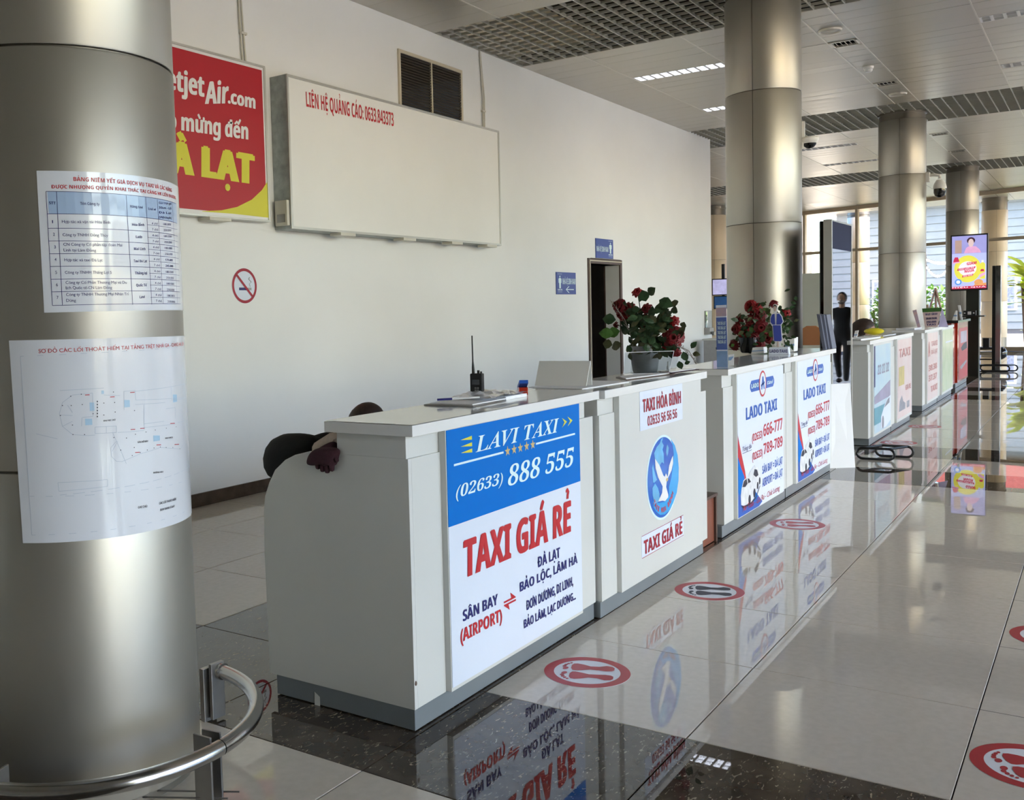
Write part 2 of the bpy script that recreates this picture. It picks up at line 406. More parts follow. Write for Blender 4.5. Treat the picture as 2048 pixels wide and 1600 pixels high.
# --- main wall on the left with the washroom doorway
DX0, DX1, DZ = 12.98, 14.02, 2.15
m = MB(); m.box(-6, DX0, YW, YW+.22, 0, ZC+.9); m.box(DX1, XE, YW, YW+.22, 0, ZC+.9); m.box(DX0, DX1, YW, YW+.22, DZ, ZC+.9)
m.box(XE-.22, XE, YW+.22, 14, 0, ZC+.9)
struct(m.build('wall_left', 'wall_paint', origin=(0, YW, 0)))
m = MB(); m.box(-6, DX0-.07, YW-.014, YW, 0, .108); m.box(DX1+.07, XE, YW-.014, YW, 0, .108)
bb = struct(m.build('baseboard_left', 'granite', origin=(0, YW, 0)))
# corridor behind the doorway
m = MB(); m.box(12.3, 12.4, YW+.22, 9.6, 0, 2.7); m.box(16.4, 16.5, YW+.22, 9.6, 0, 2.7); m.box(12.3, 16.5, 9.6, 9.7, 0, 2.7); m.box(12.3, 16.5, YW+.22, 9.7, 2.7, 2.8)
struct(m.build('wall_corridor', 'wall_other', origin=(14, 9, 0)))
m = MB(); m.box(15.0, 16.39, 7.6, 7.72, 0, 2.3); struct(m.build('wall_partition', 'cream_sign'))
# door 1: brown frame with an open dark leaf
m = MB(); fw = .075
m.box(DX0-fw, DX0, YW-.02, YW+.24, 0, DZ+fw); m.box(DX1, DX1+fw, YW-.02, YW+.24, 0, DZ+fw); m.box(DX0, DX1, YW-.02, YW+.24, DZ, DZ+fw)
d1 = struct(m.build('door_1', 'wood_dark', origin=(13.5, YW, 0), bevel=.004))
m = MB(); m.box(DX0-.045, DX0-.03, YW-.028, YW-.02, 0, DZ+.04); m.box(DX0-.045, DX1+.045, YW-.028, YW-.02, DZ+.035, DZ+.05); m.build('frame_edge', 'vent_frame', d1)
m = MB(); m.box(13.00, 13.045, YW+.25, YW+1.15, .01, DZ-.02); lf = m.build('door_leaf', 'gloss_black', d1, bevel=.003)
m = MB(); m.tube([(13.05, YW+1.05, 1.0), (13.10, YW+1.05, 1.0), (13.10, YW+.92, 1.0)], .011, 8); m.build('door_handle', 'brushed', lf)
# --- other walls that close the hall
m = MB(); m.box(-6.3, -6, -8.4, YW+.22, 0, ZC+.9); struct(m.build('wall_back', 'wall_other'))
m = MB(); m.box(XE, 40, 14, 14.3, 0, ZC+.9); struct(m.build('wall_far_left', 'wall_other'))
M('screen_pale', (.80, .84, .74), .5, var=.02)
# free partition by the windows, pale green
p0 = at((1600, 545), 0, 24.5); p1 = at((1651, 547), 0, 24.5)
m = MB(); m.box(24.5, 24.6, p1.y-.1, p0.y+.6, .1, 2.2); struct(m.build('wall_screen', 'screen_pale'))
# --- ceiling
m = MB()
strips = [(1.0, 3.05), (9.1, 11.08), (17.13, 19.2), (25.45, 27.42)]
bays = [(-6, 1.0), (3.05, 9.1), (11.08, 17.13), (19.2, 25.45), (27.42, 36.5)]
for a, b in bays: m.box(a, b, -8.4, 14, ZC+.12, ZC+.14)
m.box(-6.3, 37, -8.4, 14.3, 5.4, 5.5)
ceil = struct(m.build('ceiling', 'plenum', origin=(0, 0, ZC)))
YT = [-2.49, -1.27, -.05, 1.17, 2.36, 2.68, 3.90, 5.09, YW]; YT2 = YT[:-1]+[6.3, 7.52, 8.74, 9.96, 11.2, 12.4, 14]
PW = .3025
pmesh = {}
def plank_mesh(w, L_):
    k = (round(w, 3), round(L_, 3))
    if k in pmesh: return pmesh[k]
    me = bpy.data.meshes.new('ceiling_plank'); a = w/2-.0005; b = a-.002; c_ = L_/2-.003
    v = [(-a, -c_, .025), (a, -c_, .025), (a, c_, .025), (-a, c_, .025), (-a, -c_, .004), (a, -c_, .004), (a, c_, .004), (-a, c_, .004), (-b, -c_, 0), (b, -c_, 0), (b, c_, 0), (-b, c_, 0)]
    me.from_pydata(v, [], [(11, 10, 9, 8), (8, 9, 5, 4), (10, 11, 7, 6), (4, 0, 3, 7), (1, 5, 6, 2), (9, 10, 6, 5), (11, 8, 4, 7), (0, 4, 5, 1), (2, 6, 7, 3)])
    me.materials.append(MATS['ceiling_metal']); pmesh[k] = me; return me
slots = {}                                      # (bay, plank index, column) replaced by a fitting
fix = [('light', 12.742, 6), ('light', 15.467, 6), ('light', 12.742, 2), ('light', 15.467, 2), ('vent', 12.742, 4), ('vent', 15.467, 4),
       ('light', 20.80, 6), ('light', 23.52, 6), ('vent', 20.80, 4), ('vent', 23.52, 4), ('light', 20.80, 2), ('light', 23.52, 2)]
stuffp = MB(); npl = 0
for bi, (a, b) in enumerate(bays):
    n = round((b-a)/PW); w = (b-a)/n
    cols = YT if a < XE-1.5 else YT2
    for k in range(n):
        x = a+w*(k+.5)
        for c_ in range(len(cols)-1):
            y0, y1 = cols[c_], cols[c_+1]
            hit = [f for f in fix if abs(f[1]-x) < w/2 and f[2]-0 == c_]
            if hit: slots[(hit[0][0], round(hit[0][1], 2), c_)] = (x, w, y0, y1); continue
            vis = (bi == 1 and x > 6.3 and c_ >= 5) or (bi == 2 and c_ >= 1) or (bi == 3 and 1 <= c_ <= 8)
            if vis and npl < 297:
                o = bpy.data.objects.new('ceiling_plank', plank_mesh(w, y1-y0)); C.objects.link(o); o.parent = ceil; npl += 1
                o.location = (x, (y0+y1)/2, 0); o.rotation_euler = (random.uniform(-1, 1)*.0022, random.uniform(-1, 1)*.006, 0)
            else:
                e = random.uniform(-1, 1)*.0008
                stuffp.quad((x-w/2+.0015, y0+.004, ZC+e), (x-w/2+.0015, y1-.004, ZC+e), (x+w/2-.0015, y1-.004, ZC-e), (x+w/2-.0015, y0+.004, ZC-e))
    if bi in (1, 2, 3):
        for y in cols[1:-1]:
            t = MB(); t.box(a, b, y-.007, y+.007, ZC-.006, ZC+.01); t.build('ceiling_trim', 'ceiling_trim', ceil)
stuffp.quad((-6, -8.4, ZC), (-6, -2.49, ZC), (36, -2.49, ZC), (36, -8.4, ZC))
stuffp.build('distant_planks', 'ceiling_metal', ceil, kind='stuff')
# open cell grilles between the plank fields
for si, (a, b) in enumerate(strips):
    ye = YW if a < XE-1.5 else 13.9
    gr = bpy.data.objects.new('ceiling_grille', None); C.objects.link(gr); gr.location = ((a+b)/2, 2, ZC)
    gr.parent = None; gr['kind'] = 'structure'
    # blades running with the hall, then the cross blades
    y = 5.89 if si < 2 else ye; lng = []
    yl = -1.4
    while y > yl: lng.append(y); y -= .148
    nx = round((b-a)/.15); crs = [a+(b-a)*k/nx for k in range(nx+1)]
    mesh = None; st = MB()
    if si in (1, 2):
        for y in lng:
            if mesh is None:
                q = MB(); q.box(a, b, y-.006, y+.006, ZC-.002, ZC+.032); o = q.build('blade', 'grille_paint', gr); mesh = o.data; y_0 = y
            else:
                o = bpy.data.objects.new('blade', mesh); C.objects.link(o); o.parent = gr; o.location = (0, y-y_0, 0)
        mesh2 = None
        for x in crs:
            if mesh2 is None:
                q = MB(); q.box(x-.005, x+.005, yl, ye, ZC+.004, ZC+.032); o = q.build('cross_blade', 'grille_paint', gr); mesh2 = o.data; x_0 = x
            else:
                o = bpy.data.objects.new('cross_blade', mesh2); C.objects.link(o); o.parent = gr; o.location = (x-x_0, 0, 0)
        for y in lng[:0]: pass
    else:
        for y in lng: st.box(a, b, y-.006, y+.006, ZC-.002, ZC+.032)
        for x in crs: st.box(x-.005, x+.005, yl, ye, ZC+.004, ZC+.032)
    # the part of the grille beyond the view
    y = yl
    while y > -8.3: st.box(a, b, y-.01, y+.01, ZC, ZC+.032); y -= .6
    for x in crs[::2]: st.box(x-.005, x+.005, -8.4, yl, ZC, ZC+.032)
    st.build('far_blades', 'grille_paint', gr, kind='stuff')
# ceiling fittings
def fluoro(x, w, y0, y1, lab, lit):
    t = thing('ceiling_light', lab, 'light', (x, (y0+y1)/2, ZC), 'louvred light fittings')
    m = MB(); h = w*.42
    m.box(x-h, x-h+.012, y0+.02, y1-.02, ZC-.003, ZC+.09); m.box(x+h-.012, x+h, y0+.02, y1-.02, ZC-.003, ZC+.09)
    m.box(x-.006, x+.006, y0+.02, y1-.02, ZC-.001, ZC+.06); m.box(x-h, x+h, y0+.01, y0+.03, ZC-.004, ZC+.09); m.box(x-h, x+h, y1-.03, y1-.01, ZC-.004, ZC+.09)
    m.build('frame', 'white', t)
    m = MB(); m.box(x-h, x+h, y0+.02, y1-.02, ZC+.09, ZC+.10); m.build('reflector', 'reflector', t)
    m = MB(); m.box(x-w/2, x-h, y0, y1, ZC, ZC+.02); m.box(x+h, x+w/2, y0, y1, ZC, ZC+.02); m.build('surround', 'ceiling_metal', t)
    n = 10; bm0 = None
    for k in range(1, n):
        y = y0+(y1-y0)*k/n
        if bm0 is None:
            q = MB(); q.prism([(y-.016, ZC-.002), (y+.016, ZC-.002), (y+.004, ZC+.05), (y-.004, ZC+.05)], 0, x-h+.01, x+h-.01); o = q.build('louvre', 'white', t); bm0 = o.data; yb = y
        else:
            o = bpy.data.objects.new('louvre', bm0); C.objects.link(o); o.parent = t; o.location = (0, y-yb, 0)
    for s in (-1, 1):
        q = MB(); q.tube([(x+s*h*.5, y0+.05, ZC+.07), (x+s*h*.5, y1-.05, ZC+.07)], .013, 8); q.build('lamp_tube', 'lampwhite' if lit else 'white', t)
    return t
def vent(x, w, y0, y1, lab):
    t = thing('ceiling_vent', lab, 'vent', (x, (y0+y1)/2, ZC), 'ceiling vents')
    m = MB(); h = w/2; z0, z1 = ZC-.008, ZC+.02
    m.box(x-h, x-h+.035, y0, y1, z0, z1); m.box(x+h-.035, x+h, y0, y1, z0, z1); m.box(x-h, x+h, y0, y0+.035, z0, z1); m.box(x-h, x+h, y1-.035, y1, z0, z1)
    m.build('frame', 'ceiling_trim', t, bevel=.003)
    for k in range(5):
        y = y0+.06+(y1-y0-.12)*k/4
        q = MB(); R3 = Matrix.Rotation(.7, 3, 'X'); q.obox((x, y, ZC+.012), h-.035, .018, .0015, R3); q.build('slat', 'ceiling_trim', t)
    return t
LL = {(12.74, 6): 'lit twin louvred light near wall, left of second column', (15.47, 6): 'twin louvred light peeping out left of second column top', (12.74, 2): 'dark louvred light at the top right corner',
      (15.47, 2): 'dark louvred light at right edge, above the black and silver grille', (20.8, 6): 'louvred light just right of the dome camera', (23.52, 6): 'louvred light beside the third column, beyond the dome camera one',
      (20.8, 2): 'far louvred light right of third column', (23.52, 2): 'farthest louvred light on the right'}
VL = {12.74: 'nearest square ceiling vent beside the round disc', 15.47: 'ceiling vent beyond the smoke detector', 20.8: 'ceiling vent right of the third column top', 23.52: 'small far ceiling vent before the fourth column'}
for (kd, fx, c_), (x, w, y0, y1) in slots.items():
    if kd == 'light': fluoro(x, w, y0, y1, LL.get((fx, c_), 'louvred light'), (fx, c_) in ((12.74, 6), (15.47, 6)))
    else: vent(x, w, y0, y1, VL.get(fx, 'vent'))
for x, y, l in ((12.02, 2.53, 'round ceiling disc nearest, before the vent'), (16.35, 2.52, 'round ceiling disc beyond the second vent')):
    m = MB(); m.lathe([(0, -.012), (.05, -.012), (.06, -.008), (.10, -.008), (.115, -.02), (.125, -.004), (.125, 0)], (x, y, ZC), 28)
    o = m.build('ceiling_speaker', 'ceiling_trim'); tag(o, l, 'speaker', 'ceiling speakers')
m = MB(); m.lathe([(0, -.075), (.035, -.07), (.05, -.05), (.05, -.032), (.06, -.028), (.065, 0)], (14.2, 2.53, ZC), 24)
o = m.build('smoke_detector', 'white'); tag(o, 'white smoke detector on the ceiling between the vents', 'detector')
# --- glazed fronts
def pane_front(pts, name, lab0, wn):
    """frame with posts, rails and panes along the polyline pts"""
    m = MB(); fr = None
    root = bpy.data.objects.new('window_%d' % wn, None); C.objects.link(root); root.location = (*pts[0], 0); root['kind'] = 'structure'
    for k in range(len(pts)-1):
        a = Vector((*pts[k], 0)); b = Vector((*pts[k+1], 0)); d = (b-a).normalized(); R3 = Matrix((d, Vector((-d.y, d.x, 0)), Vector((0, 0, 1)))).transposed(); L_ = (b-a).length; mid = (a+b)/2
        q = MB(); q.obox((a.x, a.y, ZC/2), .04, .05, ZC/2, R3); q.build('mullion', 'cream_cladding' if wn == 1 else 'alu', root)
        for z, h in ((.06, .06), (3.15, .045), (ZC-.05, .06)):
            q = MB(); q.obox((mid.x, mid.y, z), L_/2-.04, .035, h, R3); q.build('rail', 'cream_cladding' if wn == 1 else 'alu', root)
        for z0, z1 in ((.12, 3.105), (3.195, ZC-.11)):
            q = MB(); u = d*(L_/2-.04); q.quad(mid-u+Vector((0, 0, z0)), mid+u+Vector((0, 0, z0)), mid+u+Vector((0, 0, z1)), mid-u+Vector((0, 0, z1))); q.build('pane', 'glass', root)
    return root
pane_front([(fac(y), y) for y in [ -8, -6.5, -5, -3.5] ], '', '', 1)
pane_front([(fac(y), y) for y in [-1.2, .3, 1.75, 3.5, 5.3, 6.4, 8.1, 9.8, 11.5, 13.5]], '', '', 2)
pane_front([(x, -8.3) for x in range(-1, 32, 3)], '', '', 3)
m = MB(); m.box(-6, -1, -8.4, -8.2, 0, ZC+.9); struct(m.build('wall_light_stop', 'wall_other'))  # unseen solid stretch, added to cut daylight reaching the counter ends from behind
for o in bpy.data.objects:
    if o.name.startswith('window_2'):
        for c_ in o.children:
            if c_.name.startswith(('mullion', 'rail')): c_.data.materials[0] = MATS['cream_cladding']
# fascia closing ceiling edge above far front
m = MB(); a = Vector((fac(-8.3), -8.3, 0)); b = Vector((fac(14), 14, 0)); d = (b-a).normalized(); R3 = Matrix((d, Vector((-d.y, d.x, 0)), Vector((0, 0, 1)))).transposed()
m.obox(((a+b)/2)+Vector((0, 0, ZC+.4)), (b-a).length/2, .12, .42, R3); struct(m.build('wall_fascia', 'cream_cladding'))
# --- round clad columns
def column(cx, cy, r, lab, mat='champagne', top=ZC, seam=None, zs=(.02, 1.06, 2.28, 3.52, 4.40)):
    t = thing('round_column', lab, 'column', (cx, cy, 0), 'round clad columns')
    m = MB(); m.lathe([(r-.012, 0), (r-.012, top+.3)], (cx, cy, 0), 48); m.build('core', 'collar', t)
    a0 = seam if seam is not None else math.atan2(-cy, -cx)+.15
    for k in range(len(zs)-1):
        for h in range(2):
            q = MB(); g1 = .0022/r
            q.lathe([(r-.006, zs[k]+.003), (r-.002, zs[k]+.004), (r, zs[k]+.008), (r, zs[k+1]-.008), (r-.002, zs[k+1]-.004), (r-.006, zs[k+1]-.003)], (cx, cy, 0), 40, a0+PI*h+g1, a0+PI*(h+1)-g1)
            q.build('cladding_panel', mat, t)
    m = MB(); m.lathe([(r-.02, zs[-1]), (r-.02, top-.02), (r+.01, top-.02), (r+.01, top+.02)], (cx, cy, 0), 48); m.build('collar', 'collar', t)
    return t
def seam_at(cx, cy, r, px, z):                   # angle on the column where a seam is seen
    best = None
    for k in range(720):
        a = 2*PI*k/720; P = Vector((cx+r*math.cos(a), cy+r*math.sin(a), z)); v = P-EYEP
        if Vector((math.cos(a), math.sin(a), 0)).dot(v) > 0: continue
        x = CX+FPX*v.dot(RGT)/v.dot(FWD)
        if best is None or abs(x-px) < best[0]: best = (abs(x-px), a)
    return best[1]
COLS = [(2.0, 2.74, .36), (10.1, 2.74, .349), (18.2, 2.74, .349), (26.5, 2.74, .334)]
CL = ['nearest round metal column at left with taped notices', 'tall round metal column behind the flowers, dome camera on it', 'round metal column with the hanging camera', 'round metal column behind the lit advert screen']
column(*COLS[0], CL[0], seam=math.radians(141), zs=(.025, 1.06, 2.30, 3.52, 4.40))
column(*COLS[1], CL[1], seam=seam_at(*COLS[1], 1506, 3), zs=(.02, 1.06, 2.275, 3.53, 4.45))
column(*COLS[2], CL[2], seam=seam_at(*COLS[2], 1799, 3), zs=(.02, 1.06, 2.27, 3.53, 4.42))
column(*COLS[3], CL[3], seam=seam_at(*COLS[3], 1921, 3), zs=(.02, 1.06, 2.27, 3.53, 4.42))
column(35.3, 2.80, .345, 'sunlit beige round column outside the glass, right of the screen', 'cream_cladding', top=4.42, zs=(.3, 1.4, 2.9, 4.15))  # sunlight on this column is put into its beige cladding colour
column(38.5, 7.19, .36, 'pale cream round column outside, right of the black kiosk', 'cream_cladding', top=4.6, zs=(.3, 1.4, 2.9, 4.5))
column(30.3, 9.75, .42, 'beige round column between wall end and second column', 'cream_cladding', top=4.45, zs=(.02, 1.4, 2.9, 4.25))
column(10.1, -5.4, .349, 'round metal column by the glazed side', seam=0); column(18.2, -5.4, .349, 'second round metal column by the glazed side', seam=0); column(2.0, -5.4, .36, 'round metal column behind the photographer, glazed side', seam=0)
# ================================================================== COUNTERS
def counter(lab, F, xa, xb, b0, b1, H=1.111, px0=None, px1=None, boxr=None, curved=False, depth=.32, tx0=None, tx1=None, end_part=True, bmat='laminate', body='laminate', topm='top_laminate', edge='top_edge'):
    t = thing('service_counter', lab, 'counter', ((xa+xb)/2, F+.3, 0), 'counters along the hall')
    k = H/1.111; zb, z1, z2 = .082*k, .985*k, 1.068*k
    px0 = xa+.004 if px0 is None else px0; px1 = xb-.04 if px1 is None else px1; boxr = xb-.1 if boxr is None else boxr
    tx0 = xa-.032 if tx0 is None else tx0; tx1 = xb-.045 if tx1 is None else tx1
    m = MB(); m.box(px0, px1, F+.004, F+(depth-.03 if curved else .28), 0.004, zb); m.build('plinth', 'plinth_grey', t, bevel=.002)
    m = MB(); m.box(xa+.0202, b0, F, F+.018, zb, z1); m.build('front_panel', body, t, bevel=.0015)
    m = MB(); m.box(b1, xb, F, F+.018, zb, z1); m.build('front_panel', body, t, bevel=.0015)
    m = MB(); m.box(xa, b0+.02, F+.008, F+.32, z1, z2); m.build('upper_box', body, t, bevel=.0015)
    m = MB(); m.box(b1-.02, boxr, F+.008, F+.32, z1, z2); m.build('upper_box', body, t, bevel=.0015)
    m = MB(); m.box(b0+.03, b1-.03, F+.02, F+.32, zb, z2); m.build('carcass', body, t)
    m = MB(); m.box(b0, b1, F-.025, F+.006, zb+.003, z2); m.build('display_board', bmat, t, bevel=.0015)
    if curved:
        pr = [(F, zb), (F+.703, zb), (F+.708, .578), (F+.703, .739), (F+.694, .796), (F+.67, .849), (F+.636, .903), (F+.581, .946), (F+.529, .969), (F+.463, .985), (F, z1)]
        m = MB(); m.prism(pr, 0, xa, xa+.02); m.build('end_panel', body, t, bevel=.001)
        m = MB(); m.box(xa+.02, xb, F+.3, F+.70, .72, .745); m.build('desk_shelf', body, t)
        m = MB(); m.box(xb-.02, xb, F+.02, F+.70, zb, .745); m.build('end_panel', body, t)
    else:
        d1 = .15; m = MB(); m.box(xa, xa+.02, F, F+(depth if end_part is True else d1), zb, z1); m.build('end_panel', body, t, bevel=.001)
        if end_part is not True:
            m = MB(); m.box(xa+.10, xa+.12, F+d1, F+.30, .004, z2); m.build('end_panel', body, t, bevel=.001)
        m = MB(); m.box(xb-.02, xb, F+.018, F+.30, zb, z1); m.build('end_panel', body, t)
    m = MB(); m.box(tx0, tx1, F-.044, F+.352, z2+.001, H-.002); m.build('worktop', edge, t, bevel=.0015)
    m = MB(); m.quad((tx0+.002, F-.042, H), (tx1-.002, F-.042, H), (tx1-.002, F+.35, H), (tx0+.002, F+.35, H)); m.build('worktop_surface', topm, t)
    return t
U1 = counter('nearest white counter with blue and white taxi poster', 1.977, 2.812, 4.355, 3.018, 4.158, depth=.70, boxr=4.28, px0=2.816, px1=4.341, curved=True, tx0=2.780, tx1=4.337)
U2 = counter('second white counter bearing a dove emblem', 1.952, 4.372, 5.925, 4.555, 5.76, boxr=5.775, px0=4.361, px1=5.859, tx0=4.345, tx1=5.815)
U3 = counter('third counter from the near end, blue pamphlets on its end', 1.977, 6.335, 7.85, 6.535, 7.66, H=1.092, px0=6.30, px1=7.83, tx0=6.30, tx1=7.853)
U3b = counter('white taxi poster counter beside the leaning board', 1.977, 7.86, 9.40, 8.05, 9.25, H=1.092, px0=7.855, px1=9.36, tx0=7.855, tx1=9.385)
U4 = counter('white counter with pale blue car poster beyond the gap', 1.977, 11.07, 12.405, 11.20, 12.28, H=1.10, px0=11.13, px1=12.39, tx0=10.93, tx1=12.405, end_part='s')
U4b = counter('white counter with pink and yellow poster', 1.977, 12.425, 13.77, 12.62, 13.70, H=1.10, px0=12.42, px1=13.74, tx0=12.412, tx1=13.69)
U5 = counter('white counter with faint red lettering, price board on top', 1.99, 14.84, 16.30, 15.08, 16.15, H=1.10, px0=14.86, px1=16.28, tx0=14.74, tx1=16.29, end_part='s')
U5b = counter('white counter with green poster beside the red counter', 1.99, 16.31, 17.92, 16.55, 17.85, H=1.10, px0=16.32, px1=17.9, tx0=16.29, tx1=17.80)
U6 = counter('bright red counter with black top at the far end', 2.05, 18.45, 20.66, 19.0, 20.5, H=1.14, px0=18.98, px1=20.6, tx0=18.9, tx1=20.75, bmat='counter_red', body='counter_red', topm='gloss_black', edge='gloss_black', end_part='s')
# chip in the plinth laminate of the nearest counter
P = lambda a, b: at((520+a/5.12, 1300+b/5.12), 0, 2.8155)
m = MB(); poly(m, [P(560, 425), P(615, 480), P(618, 580), P(562, 570)], .001); m.build('chipped_patch', 'laminate', U1)
P = lambda a, b: at((520+a/5.12, 1300+b/5.12), 1, 1.976)
m = MB(); m.ball(P(1597, 342), .006, .003, .009, 8, 6); m.build('edge_chip', 'wood_dark', U1)
# ================================================================== POSTERS on the counters (flat print on thin sheets)
def sheet(name, mat, parent, corners, t=.0015, off=0):
    """thin sheet in a plane given by 4 corners (bl, br, tr, tl), facing the hall"""
    c = [Vector(p) for p in corners]; n = (c[1]-c[0]).cross(c[3]-c[0]).normalized()
    if n.dot(EYEP-c[0]) < 0: n = -n
    m = MB(); a = [p+n*off for p in c]; b = [p+n*(off+t) for p in c]
    m.add(a+b, [(3, 2, 1, 0), (4, 5, 6, 7), (0, 1, 5, 4), (1, 2, 6, 5), (2, 3, 7, 6), (3, 0, 4, 7)])
    return m.build(name, mat, parent)
def XZ(y): return lambda x, z: Vector((x, y, z))
Y1 = 1.977-.025-.0005
q = XZ(Y1)
ps = sheet('poster', 'poster_white', U1, [q(3.022, .10), q(4.150, .10), q(4.150, .705), q(3.022, .705)])
ps2 = sheet('poster', 'sign_blue', U1, [q(3.022, .7055), q(4.150, .7055), q(4.150, 1.064), q(3.022, 1.064)])
Y1 -= .0016; q = XZ(Y1)
def T(mb, s, x0, x1, zb, zc, **k): return lay(mb, s, q(x0, zb), q(x1, zb), q(x0, zc), **k)
m = MB(); T(m, serif('LAVI TAXI'), 3.225, 3.94, .958, 1.022, bold=.012, shear=0)
T(m, '('+serif('02633')+')', 3.075, 3.43, .806, .852, bold=.0, shear=.22); T(m, serif('888 555'), 3.47, 4.085, .788, .872, bold=.0, shear=.22)
m.build('lettering', 'light_ink', ps2)
for a_, b_ in ((3.068, 3.441), (3.720, 4.100)):
    m = MB(); m.box(a_, b_, Y1-.001, Y1, .926, .934); m.build('rule_line', 'light_ink', ps2)
m = MB()
for x in (3.474, 3.528, 3.581, 3.636, 3.691):
    pts = [(x+(.024 if i % 2 == 0 else .010)*math.sin(i*PI/5), .9305+(.022 if i % 2 == 0 else .009)*math.cos(i*PI/5)) for i in range(10)]
    m = MB(); poly(m, [q(a, b) for a, b in pts]); m.build('star', 'gold', ps2)

m = MB()
for z in (1.018, .993, .969):
    poly(m, [q(3.118, z), q(3.2, z-.008), q(3.2, z+.007), q(3.165, z+.004)])
for x in (3.971, 4.028):
    for s in (-1, 1): poly(m, [q(x-.002, .994+s*.022), q(x+.049, .994), q(x+.049-.025, .994)])
m.build('yellow_marks', 'lime', ps2)
m = MB(); T(m, 'TAXI GIÁ RẺ', 3.118, 4.045, .492, .632, bold=.07, shear=.06)
T(m, '(AIRPORT)', 3.082, 3.398, .255, .304, bold=.036)
m.build('lettering', 'red_ink', ps)
m = MB(); poly(m, [q(3.416, .327), q(3.478, .327), q(3.470, .351), q(3.514, .3235), q(3.514, .3195), q(3.416, .3195)]); m.build('arrow', 'red_ink', ps)
m = MB(); poly(m, [q(3.516, .306), q(3.454, .306), q(3.462, .282), q(3.416, .3095), q(3.416, .3135), q(3.516, .3135)]); m.build('arrow', 'red_ink', ps)
m = MB(); T(m, 'ĐÀ LẠT', 3.712, 3.925, .399, .444, bold=.035); T(m, 'BẢO LỘC, LÂM HÀ', 3.550, 4.101, .334, .373, bold=.035)
T(m, 'ĐƠN DƯƠNG, DI LINH,', 3.603, 4.052, .242, .283, bold=.035); T(m, 'BẢO LÂM, LẠC DƯƠNG...', 3.578, 4.077, .172, .208, bold=.035)
T(m, 'SÂN BAY', 3.103, 3.367, .330, .372, bold=.035)
m.build('lettering', 'navy_ink', ps)
# second counter: two stickers and the dove emblem
Y1 = 1.952-.025-.0005; q = XZ(Y1)
s1 = sheet('sticker', 'poster_white', U2, [q(4.815, .862), q(5.442, .862), q(5.442, 1.064), q(4.815, 1.064)], t=.001)
s2 = sheet('sticker', 'poster_white', U2, [q(4.815, .200), q(5.436, .196), q(5.436, .318), q(4.813, .319)], t=.001)
m = MB()
for z in (.201, .316): m.box(4.817, 5.434, Y1-.0015, Y1, z-.0015, z+.0015)
m.build('sticker_border', 'wine_ink', s2)
em = MB(); poly(em, [q(5.127+.236*math.cos(a*PI/32), .578+.229*math.sin(a*PI/32)) for a in range(64)], .0004); emo = em.build('dove_emblem', 'light_ink', U2)
m = MB(); poly(m, [q(5.127+.222*math.cos(a*PI/32), .578+.217*math.sin(a*PI/32)) for a in range(64)], .0010)
MATS['emblem_blue'] = None; del MATS['emblem_blue']; M('emblem_blue', (0, .12, .58), .25, coat=.2, var=.02); M('emblem_sky', (.02, .38, .86), .25, coat=.2, var=.02); M('emblem_land', (.16, .52, .88), .3, var=.3, vscale=12)
m.build('emblem_field', 'emblem_blue', emo)
E = lambda a, b: at((1290+a/8.425, 860+b/8.425), 1, Y1)
m = MB(); poly(m, [E(*p) for p in ((430, 150), (500, 260), (545, 420), (565, 640), (560, 850), (530, 1060), (470, 1230), (400, 1360), (330, 1420), (250, 1430), (180, 1370), (140, 1300), (130, 1200), (230, 1230), (330, 1210), (400, 1110), (400, 960), (440, 800), (455, 690), (470, 560), (480, 400), (460, 260))], .0016); m.build('emblem_shine', 'emblem_sky', emo)
m = MB(); poly(m, [E(*p) for p in ((300, 130), (280, 200), (310, 260), (290, 330), (310, 400), (315, 570), (280, 540), (240, 600), (190, 560), (160, 470), (150, 390), (190, 290), (240, 230), (270, 150))], .0018)
poly(m, [E(*p) for p in ((370, 240), (395, 300), (385, 400), (365, 450), (350, 380), (355, 290))], .0018)
poly(m, [E(*p) for p in ((130, 580), (115, 640), (130, 880), (150, 890), (195, 840), (170, 760), (150, 680))], .0018)
poly(m, [E(*p) for p in ((165, 900), (120, 980), (125, 1100), (160, 1250), (240, 1190), (240, 1080), (215, 980))], .0018)
m.build('emblem_land', 'emblem_land', emo)
m = MB(); poly(m, [E(*p) for p in ((160, 480), (240, 600), (300, 760), (325, 790), (345, 725), (375, 790), (400, 600), (445, 470), (465, 430), (465, 560), (440, 680), (385, 800), (360, 860), (350, 960), (385, 1090), (385, 1130), (330, 1200), (290, 1190), (215, 1205), (280, 1060), (290, 950), (215, 800), (170, 640))], .0024); m.build('dove', 'white', emo)
m = MB(); m.ball(E(365, 835)+Vector((0, -.002, 0)), .018, .002, .010, 10, 6); m.build('olive_sprig', 'gold', emo)
m = MB(); n_ = 'TAXI HOA BINH'
for i, ch in enumerate(n_):
    if ch == ' ': continue
    a = math.radians(-90-50+100*i/(len(n_)-1)); r0 = .186; c0 = Vector((5.127, Y1, .578)); u = Vector((-math.sin(a), 0, math.cos(a))); rr = Vector((math.cos(a), 0, math.sin(a)))
    p = c0+rr*r0*1.02; lay(m, ch, p-u*.011, p+u*.011, p-u*.011-rr*.028, off=.003, bold=.03)
m.build('ring_lettering', 'red_ink', emo)
m = MB(); T(m, 'TAXI HÒA BÌNH', 4.852, 5.416, .955, 1.022, bold=.045, off=.0025); T(m, '02633 56 56 56', 4.915, 5.351, .879, .930, bold=.03, off=.0025); m.build('lettering', 'wine_ink', s1)
m = MB(); T(m, 'TAXI GIÁ RẺ', 4.840, 5.412, .215, .287, bold=.045, off=.0025); m.build('lettering', 'wine_ink', s2)
